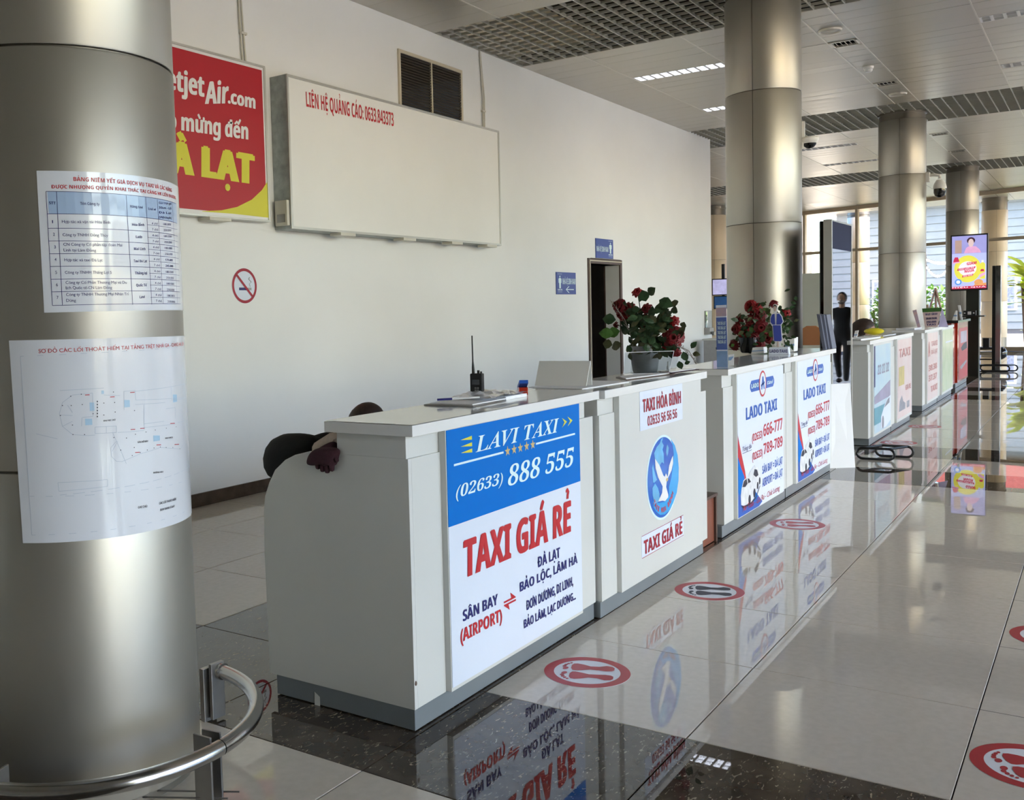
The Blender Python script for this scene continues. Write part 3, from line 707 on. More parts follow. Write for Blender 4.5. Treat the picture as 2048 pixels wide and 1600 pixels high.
# third pair: the same white, red and blue taxi poster twice
M('taxi_print', (.60, .62, .64), .4, var=.35, vscale=22, vcol=(.80, .82, .85))
def lado(U, x0, Fy, k=1.0):
    global q
    y = Fy-.0255; q = XZ(y); w = 1.135*k
    X = lambda u: x0+u*k
    p = sheet('poster', 'poster_white', U, [q(X(0), .088), q(x0+w, .088), q(x0+w, 1.038), q(X(0), 1.038)])
    q = XZ(y-.0016); tt = lambda mb, s, a, b, c, d, **kk: lay(mb, s, q(X(a), c), q(X(b), c), q(X(a), d), **kk)
    m = MB(); pl = lambda pts, o=.0008: poly(m, [q(X(a), b) for a, b in pts], o)
    pl([(0, .64), (.0, .49), (.10, .36), (.19, .30), (.15, .39), (.07, .52)]); m.build('red_swoosh', 'red_ink', p)
    m = MB(); pl([(0, .50), (.06, .42), (.16, .33), (.30, .26), (.42, .19), (.56, .11), (.48, .090), (0, .090)], .0004); m.build('blue_swoosh', 'blue_ink', p)
    m = MB(); pl([(0, .50), (.06, .42), (.14, .345), (.10, .26), (.03, .24), (0, .26)], .0012); pl([(.22, .22), (.34, .225), (.42, .19), (.45, .15), (.36, .14)], .0012); m.build('light_swoosh', 'sign_blue', p)
    # two taxis
    m = MB(); pl([(.22, .30), (.25, .355), (.31, .375), (.35, .378), (.36, .392), (.38, .392), (.39, .378), (.45, .365), (.50, .32), (.50, .26), (.44, .215), (.32, .235), (.25, .25)], .0016)
    pl([(.055, .17), (.05, .23), (.07, .28), (.11, .325), (.18, .335), (.24, .325), (.30, .29), (.36, .265), (.39, .22), (.37, .17), (.28, .15), (.12, .152)], .0022)
    m.build('printed_taxis', 'taxi_print', p)
    m = MB(); pl([(.085, .285), (.12, .32), (.18, .328), (.20, .29), (.15, .275)], .0030); pl([(.215, .29), (.20, .325), (.24, .318), (.28, .29)], .0030)
    for cx_, cz_ in ((.245, .175), (.36, .20)): pl([(cx_+.028*math.cos(a*PI/8), cz_+.032*math.sin(a*PI/8)) for a in range(16)], .0030)
    pl([(.37, .365), (.43, .352), (.46, .31), (.40, .305), (.34, .33)], .0024)
    for cx_, cz_ in ((.44, .24), (.49, .265)): pl([(cx_+.02*math.cos(a*PI/8), cz_+.026*math.sin(a*PI/8)) for a in range(16)], .0026)
    pl([(.055, .165), (.12, .150), (.28, .148), (.40, .17), (.50, .235), (.50, .225), (.40, .155), (.26, .135), (.10, .138)], .0018)
    m.build('printed_wheels_and_glass', 'black_ink', p)
    # logo
    m = MB(); r = .03
    pl([(.285+.03, .978), (.66, .978), (.885-.03, .978), (.885, .95), (.885, .925), (.885-.03, .90), (.285+.03, .90), (.285, .925), (.285, .95)], .0010); m.build('logo_bar', 'blue_ink', p)
    m = MB(); pl([(.585+.088*math.cos(a*PI/20), .940+.092*math.sin(a*PI/20)) for a in range(40)], .0014); m.build('logo_ring', 'red_ink', p)
    m = MB(); pl([(.585+.072*math.cos(a*PI/20), .940+.078*math.sin(a*PI/20)) for a in range(40)], .0020); m.build('logo_disc', 'poster_white', p)
    m = MB(); tt(m, 'LADO', .31, .485, .925, .955, off=.0018, bold=.04); tt(m, 'taxi', .70, .855, .925, .952, off=.0018, bold=.03, shear=.3); m.build('logo_lettering', 'light_ink', p)
    m = MB(); pl([(.545, .90), (.575, .99), (.60, .99), (.63, .90), (.605, .90), (.588, .96), (.570, .90)], .0026); pl([(.54, .935), (.63, .955), (.63, .94), (.54, .92)], .0026); m.build('logo_mark', 'blue_ink', p)
    m = MB(); tt(m, 'LADO TAXI', .185, .955, .722, .804, bold=.035); tt(m, 'SÂN BAY = ĐÀ LẠT', .56, 1.095, .302, .358, bold=.02); tt(m, 'AIRPORT = ĐÀ LẠT', .56, 1.095, .210, .268, bold=.02); m.build('lettering', 'blue_ink', p)
    m = MB(); tt(m, '(02633)', .32, .57, .560, .612, bold=.02); tt(m, '666-777', .595, 1.10, .563, .648, bold=.03)
    tt(m, '(02633)', .32, .57, .430, .482, bold=.02); tt(m, '789-789', .595, 1.10, .436, .513, bold=.03); m.build('lettering', 'red_ink', p)
    m = MB(); tt(m, 'An Toàn - Giá Rẻ - Chất Lượng', .09, 1.01, .118, .158, bold=.012, shear=.25, off=.003); m.build('slogan', 'banner_red', p)
    m = MB(); tt(m, 'Tổng đài', .10, .31, .520, .552, bold=.0, shear=.2); m.box(X(.10), X(.31), y-.003, y-.002, .505, .508); m.build('small_lettering', 'navy_ink', p)
    return p
lado(U3, 6.545, 1.977); lado(U3b, 8.105, 1.977, .985)
# far counters: their blurred posters
def flat(parent, F, shapes):
    global q
    q = XZ(F-.027)
    for name, mat, pts, o in shapes:
        m = MB(); poly(m, [q(a, b) for a, b in pts], o); m.build(name, mat, parent)
R_ = lambda a, b, c, d: [(a, c), (b, c), (b, d), (a, d)]
M('sky_print', (.40, .58, .74), .3, var=.35, vscale=2.5, vcol=(.55, .68, .72)); M('teal_print', (.10, .36, .46), .3, var=.2, vscale=2); M('violet_print', (.36, .32, .46), .3, var=.3, vscale=4)
M('pink_print', (.72, .60, .58), .3, var=.12, vscale=4, vcol=(.70, .52, .50)); M('ochre_print', (.62, .50, .18), .4, var=.2, vscale=10); M('green_print', (.56, .60, .42), .3, var=.25, vscale=4, vcol=(.42, .52, .30)); M('faint_red', (.60, .24, .22), .4, var=.2, vscale=12)
M('grey_print', (.36, .36, .42), .4, var=.5, vscale=9)
flat(U4, 1.977, [('poster', 'sky_print', R_(11.24, 12.20, .11, 1.03), 0), ('poster_stripe', 'navy_ink', R_(11.24, 11.30, .60, 1.03), .001), ('poster_band', 'violet_print', [(11.26, .50), (12.18, .62), (12.18, .44), (11.26, .42)], .001),
  ('poster_sea', 'teal_print', R_(11.24, 12.0, .20, .38), .001), ('printed_car', 'poster_white', [(11.6, .14), (11.62, .26), (11.75, .33), (11.95, .42), (12.2, .45), (12.2, .17), (11.9, .12)], .002), ('printed_window', 'grey_print', [(11.8, .34), (11.98, .41), (12.12, .43), (12.12, .37)], .003)])
m = MB(); T(m, '22 22 22', 11.42, 12.1, .72, .82, bold=.03, shear=.2, off=.002); m.build('lettering', 'violet_print', U4)
m = MB(); poly(m, [q(11.72+.06*math.cos(a*PI/8), .19+.07*math.sin(a*PI/8)) for a in range(16)], .003); m.build('printed_wheel', 'grey_print', U4)
flat(U4b, 1.977, [('poster', 'pink_print', R_(12.66, 13.66, .12, 1.04), 0), ('printed_block', 'ochre_print', R_(12.74, 13.12, .50, .72), .001), ('printed_car', 'grey_print', [(12.75, .20), (12.8, .32), (12.95, .38), (13.05, .30), (13.2, .27), (13.2, .2)], .001), ('printed_car', 'grey_print', R_(13.3, 13.5, .2, .28), .001)])
m = MB(); T(m, 'TAXI', 12.76, 13.56, .83, .93, bold=.03, off=.002); T(m, 'GIÁ RẺ', 13.2, 13.6, .42, .48, bold=.03, off=.002); m.build('lettering', 'faint_red', U4b)
flat(U5, 1.99, [('poster', 'pink_print', R_(15.12, 16.10, .12, 1.04), 0)])
m = MB(); T(m, 'A', 15.16, 15.34, .72, .92, bold=.06, off=.002); T(m, 'TAXI', 15.45, 16.05, .85, .92, bold=.02, off=.002); T(m, 'ĐÀ LẠT', 15.45, 16.05, .74, .80, bold=.03, off=.002); T(m, '38.38', 15.2, 16.0, .52, .60, bold=.04, off=.002); T(m, '37.37', 15.2, 16.0, .38, .46, bold=.04, off=.002); T(m, 'TAXI', 15.4, 16.05, .22, .30, bold=.04, off=.002)
m.build('lettering', 'faint_red', U5)
flat(U5b, 1.99, [('poster', 'green_print', R_(16.6, 17.8, .12, 1.04), 0), ('poster_rule', 'poster_white', R_(16.95, 17.75, .84, .86), .001)])
flat(U6, 2.05, [('poster', 'banner_red', R_(19.15, 20.45, .12, 1.0), 0), ('printed_box', 'violet_print', R_(19.4, 20.3, .74, .94), .001), ('printed_car', 'black_ink', [(19.45, .66), (19.8, .72), (20.3, .74), (20.35, .62), (19.6, .60)], .001), ('printed_strip', 'grey_print', [(19.3, .34), (20.3, .42), (20.3, .38), (19.5, .28)], .001)])
# white boards leaning and wooden cabinet between the counters
c4 = [at((1664, 935), 0, 9.6), at((1709, 937), 0, 9.6), at((1700, 766), 0, 9.75), at((1667, 766), 0, 9.75)]
c4[0].x = 9.47; c4[3].x = 9.47+.12; c4[1].x = 9.62; c4[2].x = 9.74
m = MB(); n = Vector((.012, 0, 0)); m.add(c4+[p+n for p in c4], [(0, 1, 2, 3), (7, 6, 5, 4), (0, 4, 5, 1), (1, 5, 6, 2), (2, 6, 7, 3), (3, 7, 4, 0)]); o = m.build('board', 'paper_matt'); tag(o, 'plain white board leaning at the end of a counter', 'board')
cab = thing('wooden_cabinet', 'low reddish wooden cabinet tucked between two counters', 'cabinet', (6.1, 2.2, 0))
m = MB(); m.box(5.935, 6.225, 2.0, 2.42, .004, .29); m.build('body', 'wood_red', cab, bevel=.003)
m = MB(); m.box(5.925, 6.235, 1.985, 2.43, .29, .31); m.build('top', 'wood_dark', cab, bevel=.003)
m = MB(); m.box(6.20, 6.222, 1.986, 2.0, .0, .29); m.build('corner_strip', 'wood_dark', cab)
# ================================================================== FLOOR STICKERS
def sticker(cx, cy, lab, ink, ring='banner_red', r=.175, ang=0):
    t = thing('floor_sticker', lab, 'sticker', (cx, cy, 0), 'round footprint stickers on the floor')
    m = MB(); m.lathe([(0, .0008), (r, .0008), (r, 0)], (cx, cy, 0), 56); m.build('disc', 'paper_matt', t)
    m = MB(); m.lathe([(r*.77, .0012), (r, .0012)], (cx, cy, 0), 56); m.build('ring', ring, t)
    ca, sa = math.cos(ang), math.sin(ang)
    for s in (-1, 1):
        m = MB(); k = r/.175
        prof = [(-.108, .014), (-.098, .026), (-.075, .031), (-.045, .026), (-.01, .023), (.02, .030), (.045, .037), (.060, .034), (.068, .016)]
        lft = [(u, -w*(.8 if u < .02 else 1.0)) for u, w in prof]; rgt_ = [(u, w*(.65 if -.05 < u < .02 else 1)) for u, w in prof][::-1]
        out = []
        for u, v in lft+rgt_:
            v = v*s*1.12 + s*.048; u = -u*k; v *= k; out.append((cx+u*ca-v*sa, cy+u*sa+v*ca, .0016))
        m.add(out, [tuple(range(len(out)))])
        for i, (u, v, rr) in enumerate([(.090, -.014, .0110), (.097, .004, .0078), (.092, .017, .0070), (.083, .028, .0062), (.072, .037, .0055)]):
            u = -u*k; v = (s*.045+s*v*1.25)*k; c_ = (cx+u*ca-v*sa, cy+u*sa+v*ca)
            m.add([(c_[0]+1.5*rr*k*math.cos(a*PI/6), c_[1]+rr*k*math.sin(a*PI/6), .0016) for a in range(12)], [tuple(range(12))])
        m.build('footprint', ink, t)
    return t
A70 = math.radians(-70)
sticker(3.68, 1.715, 'red footprint sticker on the floor nearest the first counter', 'banner_red', ang=A70)
sticker(5.09, 1.67, 'floor sticker with black footprints', 'black_ink', ang=A70)
sticker(6.955, 1.681, 'floor sticker before the third counter, red footprints', 'banner_red', ang=A70)
sticker(3.65, .175, 'footprint sticker cut by the right frame edge near the bottom', 'banner_red', ang=A70)
sticker(5.12, .165, 'footprint sticker at the right frame edge, farther back', 'banner_red', ang=A70)
sticker(11.5, 1.76, 'faint far footprint sticker by the gap after the leaning board', 'banner_red', ang=A70)
sticker(13.1, 1.73, 'faintest footprint sticker before the price board counter', 'banner_red', ang=A70)
# ================================================================== GUARD RAIL around the nearest column
gx, gy, gR, gz, gr_ = 2.0, 2.70, .525, .185, .0255
t = thing('guard_rail', 'curved steel guard rail around the foot of the near column', 'rail', (gx, gy, 0))
arc = lambda a: (gx+gR*math.cos(a), gy+gR*math.sin(a), gz)
aE = math.radians(-5)
a0 = math.radians(-84)
m = MB(); m.tube([arc(a0+(aE-a0)*i/24) for i in range(25)], gr_, 20); m.build('rail_tube', 'steel', t)
m = MB(); m.tube([arc(math.radians(-250)+(a0-.006-math.radians(-250))*i/50) for i in range(51)], gr_, 20); m.build('rail_tube', 'steel', t)
for a in (a0, math.radians(-165)):
    for s in (-1, 1):
        aa = a+s*.045; R3 = Matrix.Rotation(aa, 3, 'Z'); c_ = Vector((gx+(gR-.052)*math.cos(aa), gy+(gR-.052)*math.sin(aa), .11))
        m = MB(); m.obox(c_, .035, .004, .11, R3); m.build('post_plate', 'brushed', t, bevel=.0012)
R3 = Matrix.Rotation(aE, 3, 'Z'); c_ = Vector(arc(aE))
R3 = Matrix.Rotation(aE+PI/2, 3, 'Z')
m = MB(); m.obox(c_+Vector((-.012, .012, -.07)), .008, .030, .105, R3); m.build('end_plate', 'brushed', t, bevel=.0015)
m = MB(); m.obox(c_+Vector((-.028, .045, -.085)), .012, .028, .10, R3); m.build('end_post', 'brushed', t, bevel=.0015)
m = MB(); m.tube([c_+Vector((0, -.012, 0)), c_+Vector((0, .004, 0))], .031, 20); m.build('flange', 'steel', t)
# thin floor rods beside the rail foot
m = MB()
for k in (0, .05): m.tube([(1.93+k, 2.40, .02), (2.07+k, 2.17, .02)], .003, 6)
m.build('floor_rod', 'brushed', t)
# ================================================================== NOTICES taped to the near column
cx0, cy0, cr = COLS[0]
def atcyl(p, r=cr+.001):
    d = ray(p); a = d.x**2+d.y**2; b = -2*(d.x*cx0+d.y*cy0); c = cx0**2+cy0**2-r*r; D = b*b-4*a*c
    if D < 0: return None
    k = (-b-math.sqrt(D))/(2*a); P = EYEP+d*k
    return math.atan2(P.y-cy0, P.x-cx0), P.z
def cyl(a, z, r): return Vector((cx0+r*math.cos(a), cy0+r*math.sin(a), z))
class Flat:                                     # (s, z) sheet coordinates wrapped round the column
    def __init__(s, a0): s.a0 = a0
    def w(s, P, lift): return cyl(s.a0+P.x/cr, P.z, cr+lift)
def wrap_sheet(name, mat, parent, corners, lift=.001, n=28, th=.0006):
    bl, br, tr, tl = corners; m = MB(); vs = []
    for L in (lift, lift+th):
        for j in range(2):
            for i in range(n+1):
                f = i/n; a = (bl if j == 0 else tl); b = (br if j == 0 else tr)
                ang = a[0]+(b[0]-a[0])*f; z = a[1]+(b[1]-a[1])*f; vs.append(cyl(ang, z, cr+L))
    k = 2*(n+1); fs = []
    for i in range(n):
        fs += [(i, i+1, i+n+2, i+n+1), (k+i+n+1, k+i+n+2, k+i+1, k+i), (i, k+i, k+i+1, i+1), (i+n+1, i+n+2, k+i+n+2, k+i+n+1)]
    fs += [(0, n+1, k+n+1, k), (n, k+n, k+2*n+1, 2*n+1)]
    m.add(vs, fs); m.sm = True
    return m.build(name, mat, parent)
def ctext(mb, s, A, B, T_, off=.0024, bold=.02, shear=0, n=None):
    """text on the column; A, B, T_ are pixels of baseline start, end and capital top"""
    a = atcyl(A); b = atcyl(B); t_ = atcyl(T_)
    vs, fs = compose(s, 'b' if bold >= .02 else 'r', shear); x0 = min(v[0] for v in vs); x1 = max(v[0] for v in vs)
    pts = []
    for x, y, z in vs:
        f = (x-x0)/(x1-x0); g_ = y/CAPH
        pts.append(cyl(a[0]+(b[0]-a[0])*f+(t_[0]-a[0])*g_*0, a[1]+(b[1]-a[1])*f+(t_[1]-a[1])*g_, cr+off+z))
    return mb.add(pts, fs)
def cline(mb, A, B, w=.0010, off=.0021, n=10):
    a = atcyl(A) if len(A) == 2 and A[0] > 8 else A; b = atcyl(B) if len(B) == 2 and B[0] > 8 else B
    return cline_az(mb, a, b, w, off, n)
def cline_az(mb, a, b, w=.0010, off=.0021, n=10):
    d = Vector(((b[0]-a[0])*cr, b[1]-a[1])); L = d.length or 1; nrm = Vector((-d.y, d.x))/L*w/2; vs = []
    for i in range(n+1):
        f = i/n; s_ = a[0]+(b[0]-a[0])*f; z = a[1]+(b[1]-a[1])*f
        vs += [cyl(s_+nrm.x/cr, z+nrm.y, cr+off), cyl(s_-nrm.x/cr, z-nrm.y, cr+off)]
    return mb.add(vs, [(2*i, 2*i+1, 2*i+3, 2*i+2) for i in range(n)])
Z = lambda a, b: (60+a/5, 330+b/5)
tl = atcyl((73, 341.5)); bl = atcyl((88.5, 625.5))
# direction along the sheet from the table head line
h0 = atcyl(Z(160, 265)); h1 = atcyl(Z(960, 305)); sl = (h1[1]-h0[1])/(h1[0]-h0[0])
WID = 1.75                                      # radians covered by the sheet
n1 = thing('price_notice', 'upper white notice with a blue-headed table, taped to column', 'notice', (cx0, cy0, 1.5), 'notices taped to the near column')
sh1 = wrap_sheet('paper_sheet', 'paper', n1, [(bl[0], bl[1]), (bl[0]+WID, bl[1]+sl*WID*0), (tl[0]+WID, tl[1]+sl*WID*.35), (tl[0], tl[1])])
m = MB(); ctext(m, 'BẢNG NIÊM YẾT GIÁ DỊCH VỤ TAXI VÀ CÁC HÃNG', Z(435, 160), Z(1415, 272), Z(435, 120), bold=.03)
ctext(m, 'ĐƯỢC NHƯỢNG QUYỀN KHAI THÁC TẠI CẢNG HK LIÊN KHƯƠNG', Z(215, 235), Z(1455, 345), Z(215, 200), bold=.03)
m.build('heading', 'red_ink', sh1)
# table grid: columns at measured pixels on the head line and the foot line
top = [Z(160, 265), Z(265, 268), Z(960, 305), Z(1155, 320), Z(1270, 348), Z(1420, 372)]
bot = [Z(225, 1405), Z(325, 1405), Z(1025, 1398), Z(1215, 1395), Z(1330, 1390), Z(1472, 1388)]
ta = [atcyl(p) for p in top]; ba = [atcyl(p) for p in bot]
ta = [x for x in ta if x]; ba = [x for x in ba if x]
e_t = (ta[-1][0]+.12, ta[-1][1]+(ta[-1][1]-ta[0][1])/(ta[-1][0]-ta[0][0])*.12); e_b = (ba[-1][0]+.12, ba[-1][1])
M('table_head', (.42, .56, .78), .3, coat=.6, var=.02)
hd_l = atcyl(Z(178, 487)); hd_r = atcyl(Z(970, 515)); hs = (hd_r[1]-hd_l[1])/(hd_r[0]-hd_l[0])
m = MB()
def rowz(f, a):                                 # z of row fraction f at angle a
    g_ = (a-ta[0][0])/(ta[-1][0]-ta[0][0]); zt = ta[0][1]+(ta[-1][1]-ta[0][1])*g_; zb = ba[0][1]+(ba[-1][1]-ba[0][1])*g_
    return zt+(zb-zt)*f
n_ = 20; vs = []
for i in range(n_+1):
    a = ta[0][0]+.01+(e_t[0]-ta[0][0]-.01)*i/n_; vs += [cyl(a, rowz(0, a), cr+.0019), cyl(a+.004, rowz(.195, a), cr+.0019)]
m.add(vs, [(2*i, 2*i+1, 2*i+3, 2*i+2) for i in range(n_)]); m.build('table_head', 'table_head', sh1)
m = MB(); rows = [0, .195, .322, .433, .545, .657, .769, .880, 1.0]
for f in rows:
    for i in range(12):
        a = ta[0][0]+(e_t[0]-ta[0][0])*i/12+.058*f*0; a2 = ta[0][0]+(e_t[0]-ta[0][0])*(i+1)/12
        sh = (ba[0][0]-ta[0][0])*f
        cline_az(m, (a+sh, rowz(f, a)), (a2+sh, rowz(f, a2)), n=2, w=.0014)
for A_, B_ in zip(ta, ba): cline_az(m, A_, B_, w=.0014)
for r_ in range(1, 8):
    f = (rows[r_]+rows[r_+1])/2
    for i in range(6):
        a_ = ta[3][0]+(e_t[0]-ta[3][0])*i/6; a2 = ta[3][0]+(e_t[0]-ta[3][0])*(i+1)/6; sh = (ba[0][0]-ta[0][0])*f
        cline_az(m, (a_+sh, rowz(f, a_)), (a2+sh, rowz(f, a2)), n=2, w=.0010)
m.build('table_lines', 'navy_ink', sh1)
m = MB()
rows_tx = [('1', (222, 582), [('Hợp tác xã vận tải Hòa Bình', (320, 580), (800, 588))], ('Hòa Bình', (1020, 608), (1140, 612))),
 ('2', (232, 708), [('Công ty TNHH Đồng Thúy', (328, 712), (780, 718))], ('Lado', (1058, 730), (1120, 732))),
 ('3', (242, 835), [('CN Công ty Cổ phần tập đoàn Mai', (335, 808), (920, 815)), ('Linh tại Lâm Đồng', (338, 865), (660, 868))], ('Mai Linh', (1038, 850), (1152, 852))),
 ('4', (248, 960), [('Hợp tác xã taxi Đà Lạt', (345, 962), (725, 966))], ('Taxi Đà Lạt', (1035, 972), (1168, 975))),
 ('5', (254, 1088), [('Công ty TNHH Thắng Lợi 5', (350, 1088), (815, 1088))], ('Thắng lợi', (1048, 1092), (1168, 1094))),
 ('6', (262, 1212), [('Công ty Cổ Phần Thương Mại và Du', (357, 1190), (965, 1188)), ('lịch Quốc tế-CN Lâm Đồng', (359, 1242), (820, 1240))], ('Quốc Tế', (1060, 1215), (1165, 1213))),
 ('7', (268, 1340), [('Công ty TNHH Thương Mại Nhân Trí', (362, 1310), (985, 1303)), ('Dũng', (364, 1368), (460, 1368))], ('Lavi', (1095, 1333), (1145, 1330)))]
for num, p, ls, br_ in rows_tx:
    ctext(m, num, Z(*p), Z(p[0]+(9 if num == '1' else 18), p[1]+1), Z(p[0], p[1]-32), bold=.01)
    for s_, A_, B_ in ls: ctext(m, s_, Z(*A_), Z(*B_), Z(A_[0], A_[1]-30), bold=.012)
    ctext(m, br_[0], Z(*br_[1]), Z(*br_[2]), Z(br_[1][0], br_[1][1]-26), bold=.03)
ctext(m, 'STT', Z(192, 392), Z(258, 395), Z(192, 365), bold=.03); ctext(m, 'Tên Công ty', Z(502, 398), Z(695, 405), Z(502, 370), bold=.03); ctext(m, 'Hãng taxi', Z(1000, 425), Z(1125, 435), Z(1000, 400), bold=.03); ctext(m, 'Loại xe', Z(1182, 448), Z(1255, 455), Z(1182, 425), bold=.03)
for i_, s_ in enumerate(('Giá trọn gói', '30km - Lối', 'Đà Lạt', '(VNĐ/chuyến)')): ctext(m, s_, Z(1285, 388+i_*48), Z(1410, 398+i_*48), Z(1285, 366+i_*48), bold=.02)
for k in range(14):
    y_ = 590+k*59.5; x_ = 1215+k*3.2
    ctext(m, ('4 chỗ', '7 chỗ')[k % 2], Z(x_, y_+5), Z(x_+60, y_+8), Z(x_, y_-18), bold=.015)
    ctext(m, {6: '175.000', 7: '245.000'}.get(k, '180.000'[:7] if k % 2 == 0 else '250.000'), Z(x_+115, y_+12), Z(x_+190, y_+16), Z(x_+115, y_-10), bold=.02 if k in (6, 7) else .0)
m.build('lettering', 'navy_ink', sh1)
# clear tape
m = MB(); tp = glassmat('tape', (.97, .97, .98), .12)
vs = []
for i in range(13):
    a = atcyl((150, 340))[0]+.52*i/12; vs += [cyl(a, 1.757+.016*math.sin(PI*i/12), cr+.0012), cyl(a, 1.725, cr+.0012)]
m.add(vs, [(2*i, 2*i+1, 2*i+3, 2*i+2) for i in range(12)]); m.build('clear_tape', tp, n1)
# lower notice: evacuation plan
n2 = thing('plan_notice', 'lower white notice with a thin-line floor plan drawing', 'notice', (cx0, cy0, 1.1), 'notices taped to the near column')
tl = atcyl((18, 681)); bl = atcyl((46, 1086)); q1 = atcyl((300, 674)); q2 = atcyl((300, 1062))
s1_ = (q1[1]-tl[1])/(q1[0]-tl[0]); s2_ = (q2[1]-bl[1])/(q2[0]-bl[0]); W2 = 1.95
sh2 = wrap_sheet('paper_sheet', 'paper', n2, [bl, (bl[0]+W2, bl[1]+s2_*W2), (tl[0]+W2, tl[1]+s1_*W2), tl])
Zp = lambda a, b: (a/2, 300+b/2)
m = MB(); ctext(m, 'SƠ ĐỒ CÁC LỐI THOÁT HIỂM TẠI TẦNG TRỆT NHÀ GA - CẢNG HK LIÊN', Zp(155, 812), Zp(733, 782), Zp(155, 796), bold=.01); m.build('heading', 'red_ink', sh2)
M('faint_line', (.50, .56, .66), .4, coat=.5, var=.02)
m = MB(); cl = lambda *pp, w=.0012: [cline(m, Zp(*pp[i]), Zp(*pp[i+1]), w) for i in range(len(pp)-1)]
cl((82, 825), (730, 785)); cl((82, 825), (128, 1540)); cl((128, 1540), (755, 1435))
cl((370, 972), (290, 980), (250, 1010), (238, 1055), (250, 1105), (290, 1138), (350, 1142), (380, 1140))
for g_ in (((370, 972), (372, 1065)), ((330, 1070), (372, 1065)), ((328, 1070), (326, 1105)), ((415, 980), (480, 982)), ((495, 965), (540, 962), (542, 1000), (740, 990)), ((495, 965), (496, 1040)), ((540, 1018), (660, 1010)), ((575, 1020), (576, 1120)), ((575, 1095), (655, 1085)), ((380, 1108), (465, 1104), (465, 1130), (380, 1134), (380, 1108)),
           ((425, 1106), (425, 1132)), ((470, 1130), (575, 1122)), ((450, 1130), (505, 1255)), ((465, 1165), (443, 1190), (445, 1225), (465, 1245), (490, 1246)), ((470, 1165), (448, 1205)), ((490, 1245), (560, 1215), (640, 1190), (720, 1196), (736, 1170), (728, 1125)), ((684, 950), (684, 1000), (735, 995)), ((663, 1035), (700, 1030), (700, 1075)), ((575, 1110), (700, 1095)), ((710, 1090), (735, 1085)),
           ((232, 1330), (430, 1318), (430, 1345), (236, 1365), (232, 1330)), ((120, 1385), (745, 1320)), ((240, 1380), (750, 1270)), ((145, 1135), (230, 1155)), ((240, 1060), (290, 1062)), ((250, 1105), (290, 1085)), ((270, 1020), (290, 1050)), ((540, 965), (735, 935)), ((240, 962), (415, 952))): cl(*g_)
m.build('plan_lines', 'faint_line', sh2)
m = MB()
def dot(x, y, w=3.2, h=None):
    a = atcyl(Zp(x, y)); r1 = .0016
    m.add([cyl(a[0]+r1/cr*math.cos(k*PI/3), a[1]+r1*math.sin(k*PI/3), cr+.0024) for k in range(6)], [tuple(range(6))])
for x, y in ((283, 985), (325, 977), (250, 1022), (285, 1022), (329, 1018), (242, 1062), (290, 1100), (338, 1138), (292, 1138), (415, 1012), (453, 968), (458, 1010), (372, 1055), (415, 1060), (460, 1048), (537, 1042), (455, 1150), (505, 1152), (536, 1190), (541, 1137), (583, 1128), (620, 1120), (664, 1113), (703, 1107), (560, 1210), (588, 1200), (615, 1192), (640, 1188), (663, 1190), (690, 1190), (718, 1195), (482, 1200), (528, 1222)): dot(x, y)
ctext(m, 'KHU VỰC CHỜ', Zp(414, 1086), Zp(462, 1082), Zp(414, 1080), bold=.05); ctext(m, 'SÂN ĐỖ MÁY', Zp(550, 1172), Zp(592, 1168), Zp(550, 1165), bold=.05); ctext(m, 'KHU CHECK', Zp(660, 1156), Zp(690, 1152), Zp(660, 1150), bold=.05); ctext(m, 'ĐƯỜNG VÀO', Zp(612, 1294), Zp(652, 1290), Zp(612, 1288), bold=.05)
ctext(m, 'GHI CHÚ:', Zp(551, 1434), Zp(590, 1428), Zp(551, 1425), bold=.05); ctext(m, 'CÁC LỐI THOÁT HIỂM', Zp(636, 1418), Zp(703, 1400), Zp(636, 1409), bold=.03); ctext(m, 'BẠN ĐANG Ở ĐÂY', Zp(640, 1444), Zp(698, 1428), Zp(640, 1435), bold=.03)
for k in range(6): cline(m, Zp(389, 1003+k*12), Zp(389.5, 1009+k*12), .003)
m.build('plan_marks', 'black_ink', sh2)
m = MB()
for x, y in ((340, 980), (440, 988), (520, 970), (522, 1118), (560, 1114), (680, 1094), (540, 1210), (625, 1180), (697, 1178)): cline(m, Zp(x, y), Zp(x+18, y-1), .0022)
m.build('exit_marks', 'red_ink', sh2)
m = MB(); M('plan_blue', (.45, .66, .85), .3, coat=.5, var=.02)
for x, y, w_, h_ in ((358, 1010, 18, 34), (340, 1075, 28, 26), (496, 1000, 22, 30), (690, 978, 16, 32), (612, 1142, 26, 24), (405, 962, 10, 14)):
    a = atcyl(Zp(x, y)); b = atcyl(Zp(x+w_, y)); c_ = atcyl(Zp(x, y+h_)); m.add([cyl(a[0], a[1], cr+.002), cyl(b[0], b[1], cr+.002), cyl(b[0], c_[1], cr+.002), cyl(a[0], c_[1], cr+.002)], [(0, 1, 2, 3)])
m.build('plan_blocks', 'plan_blue', sh2)
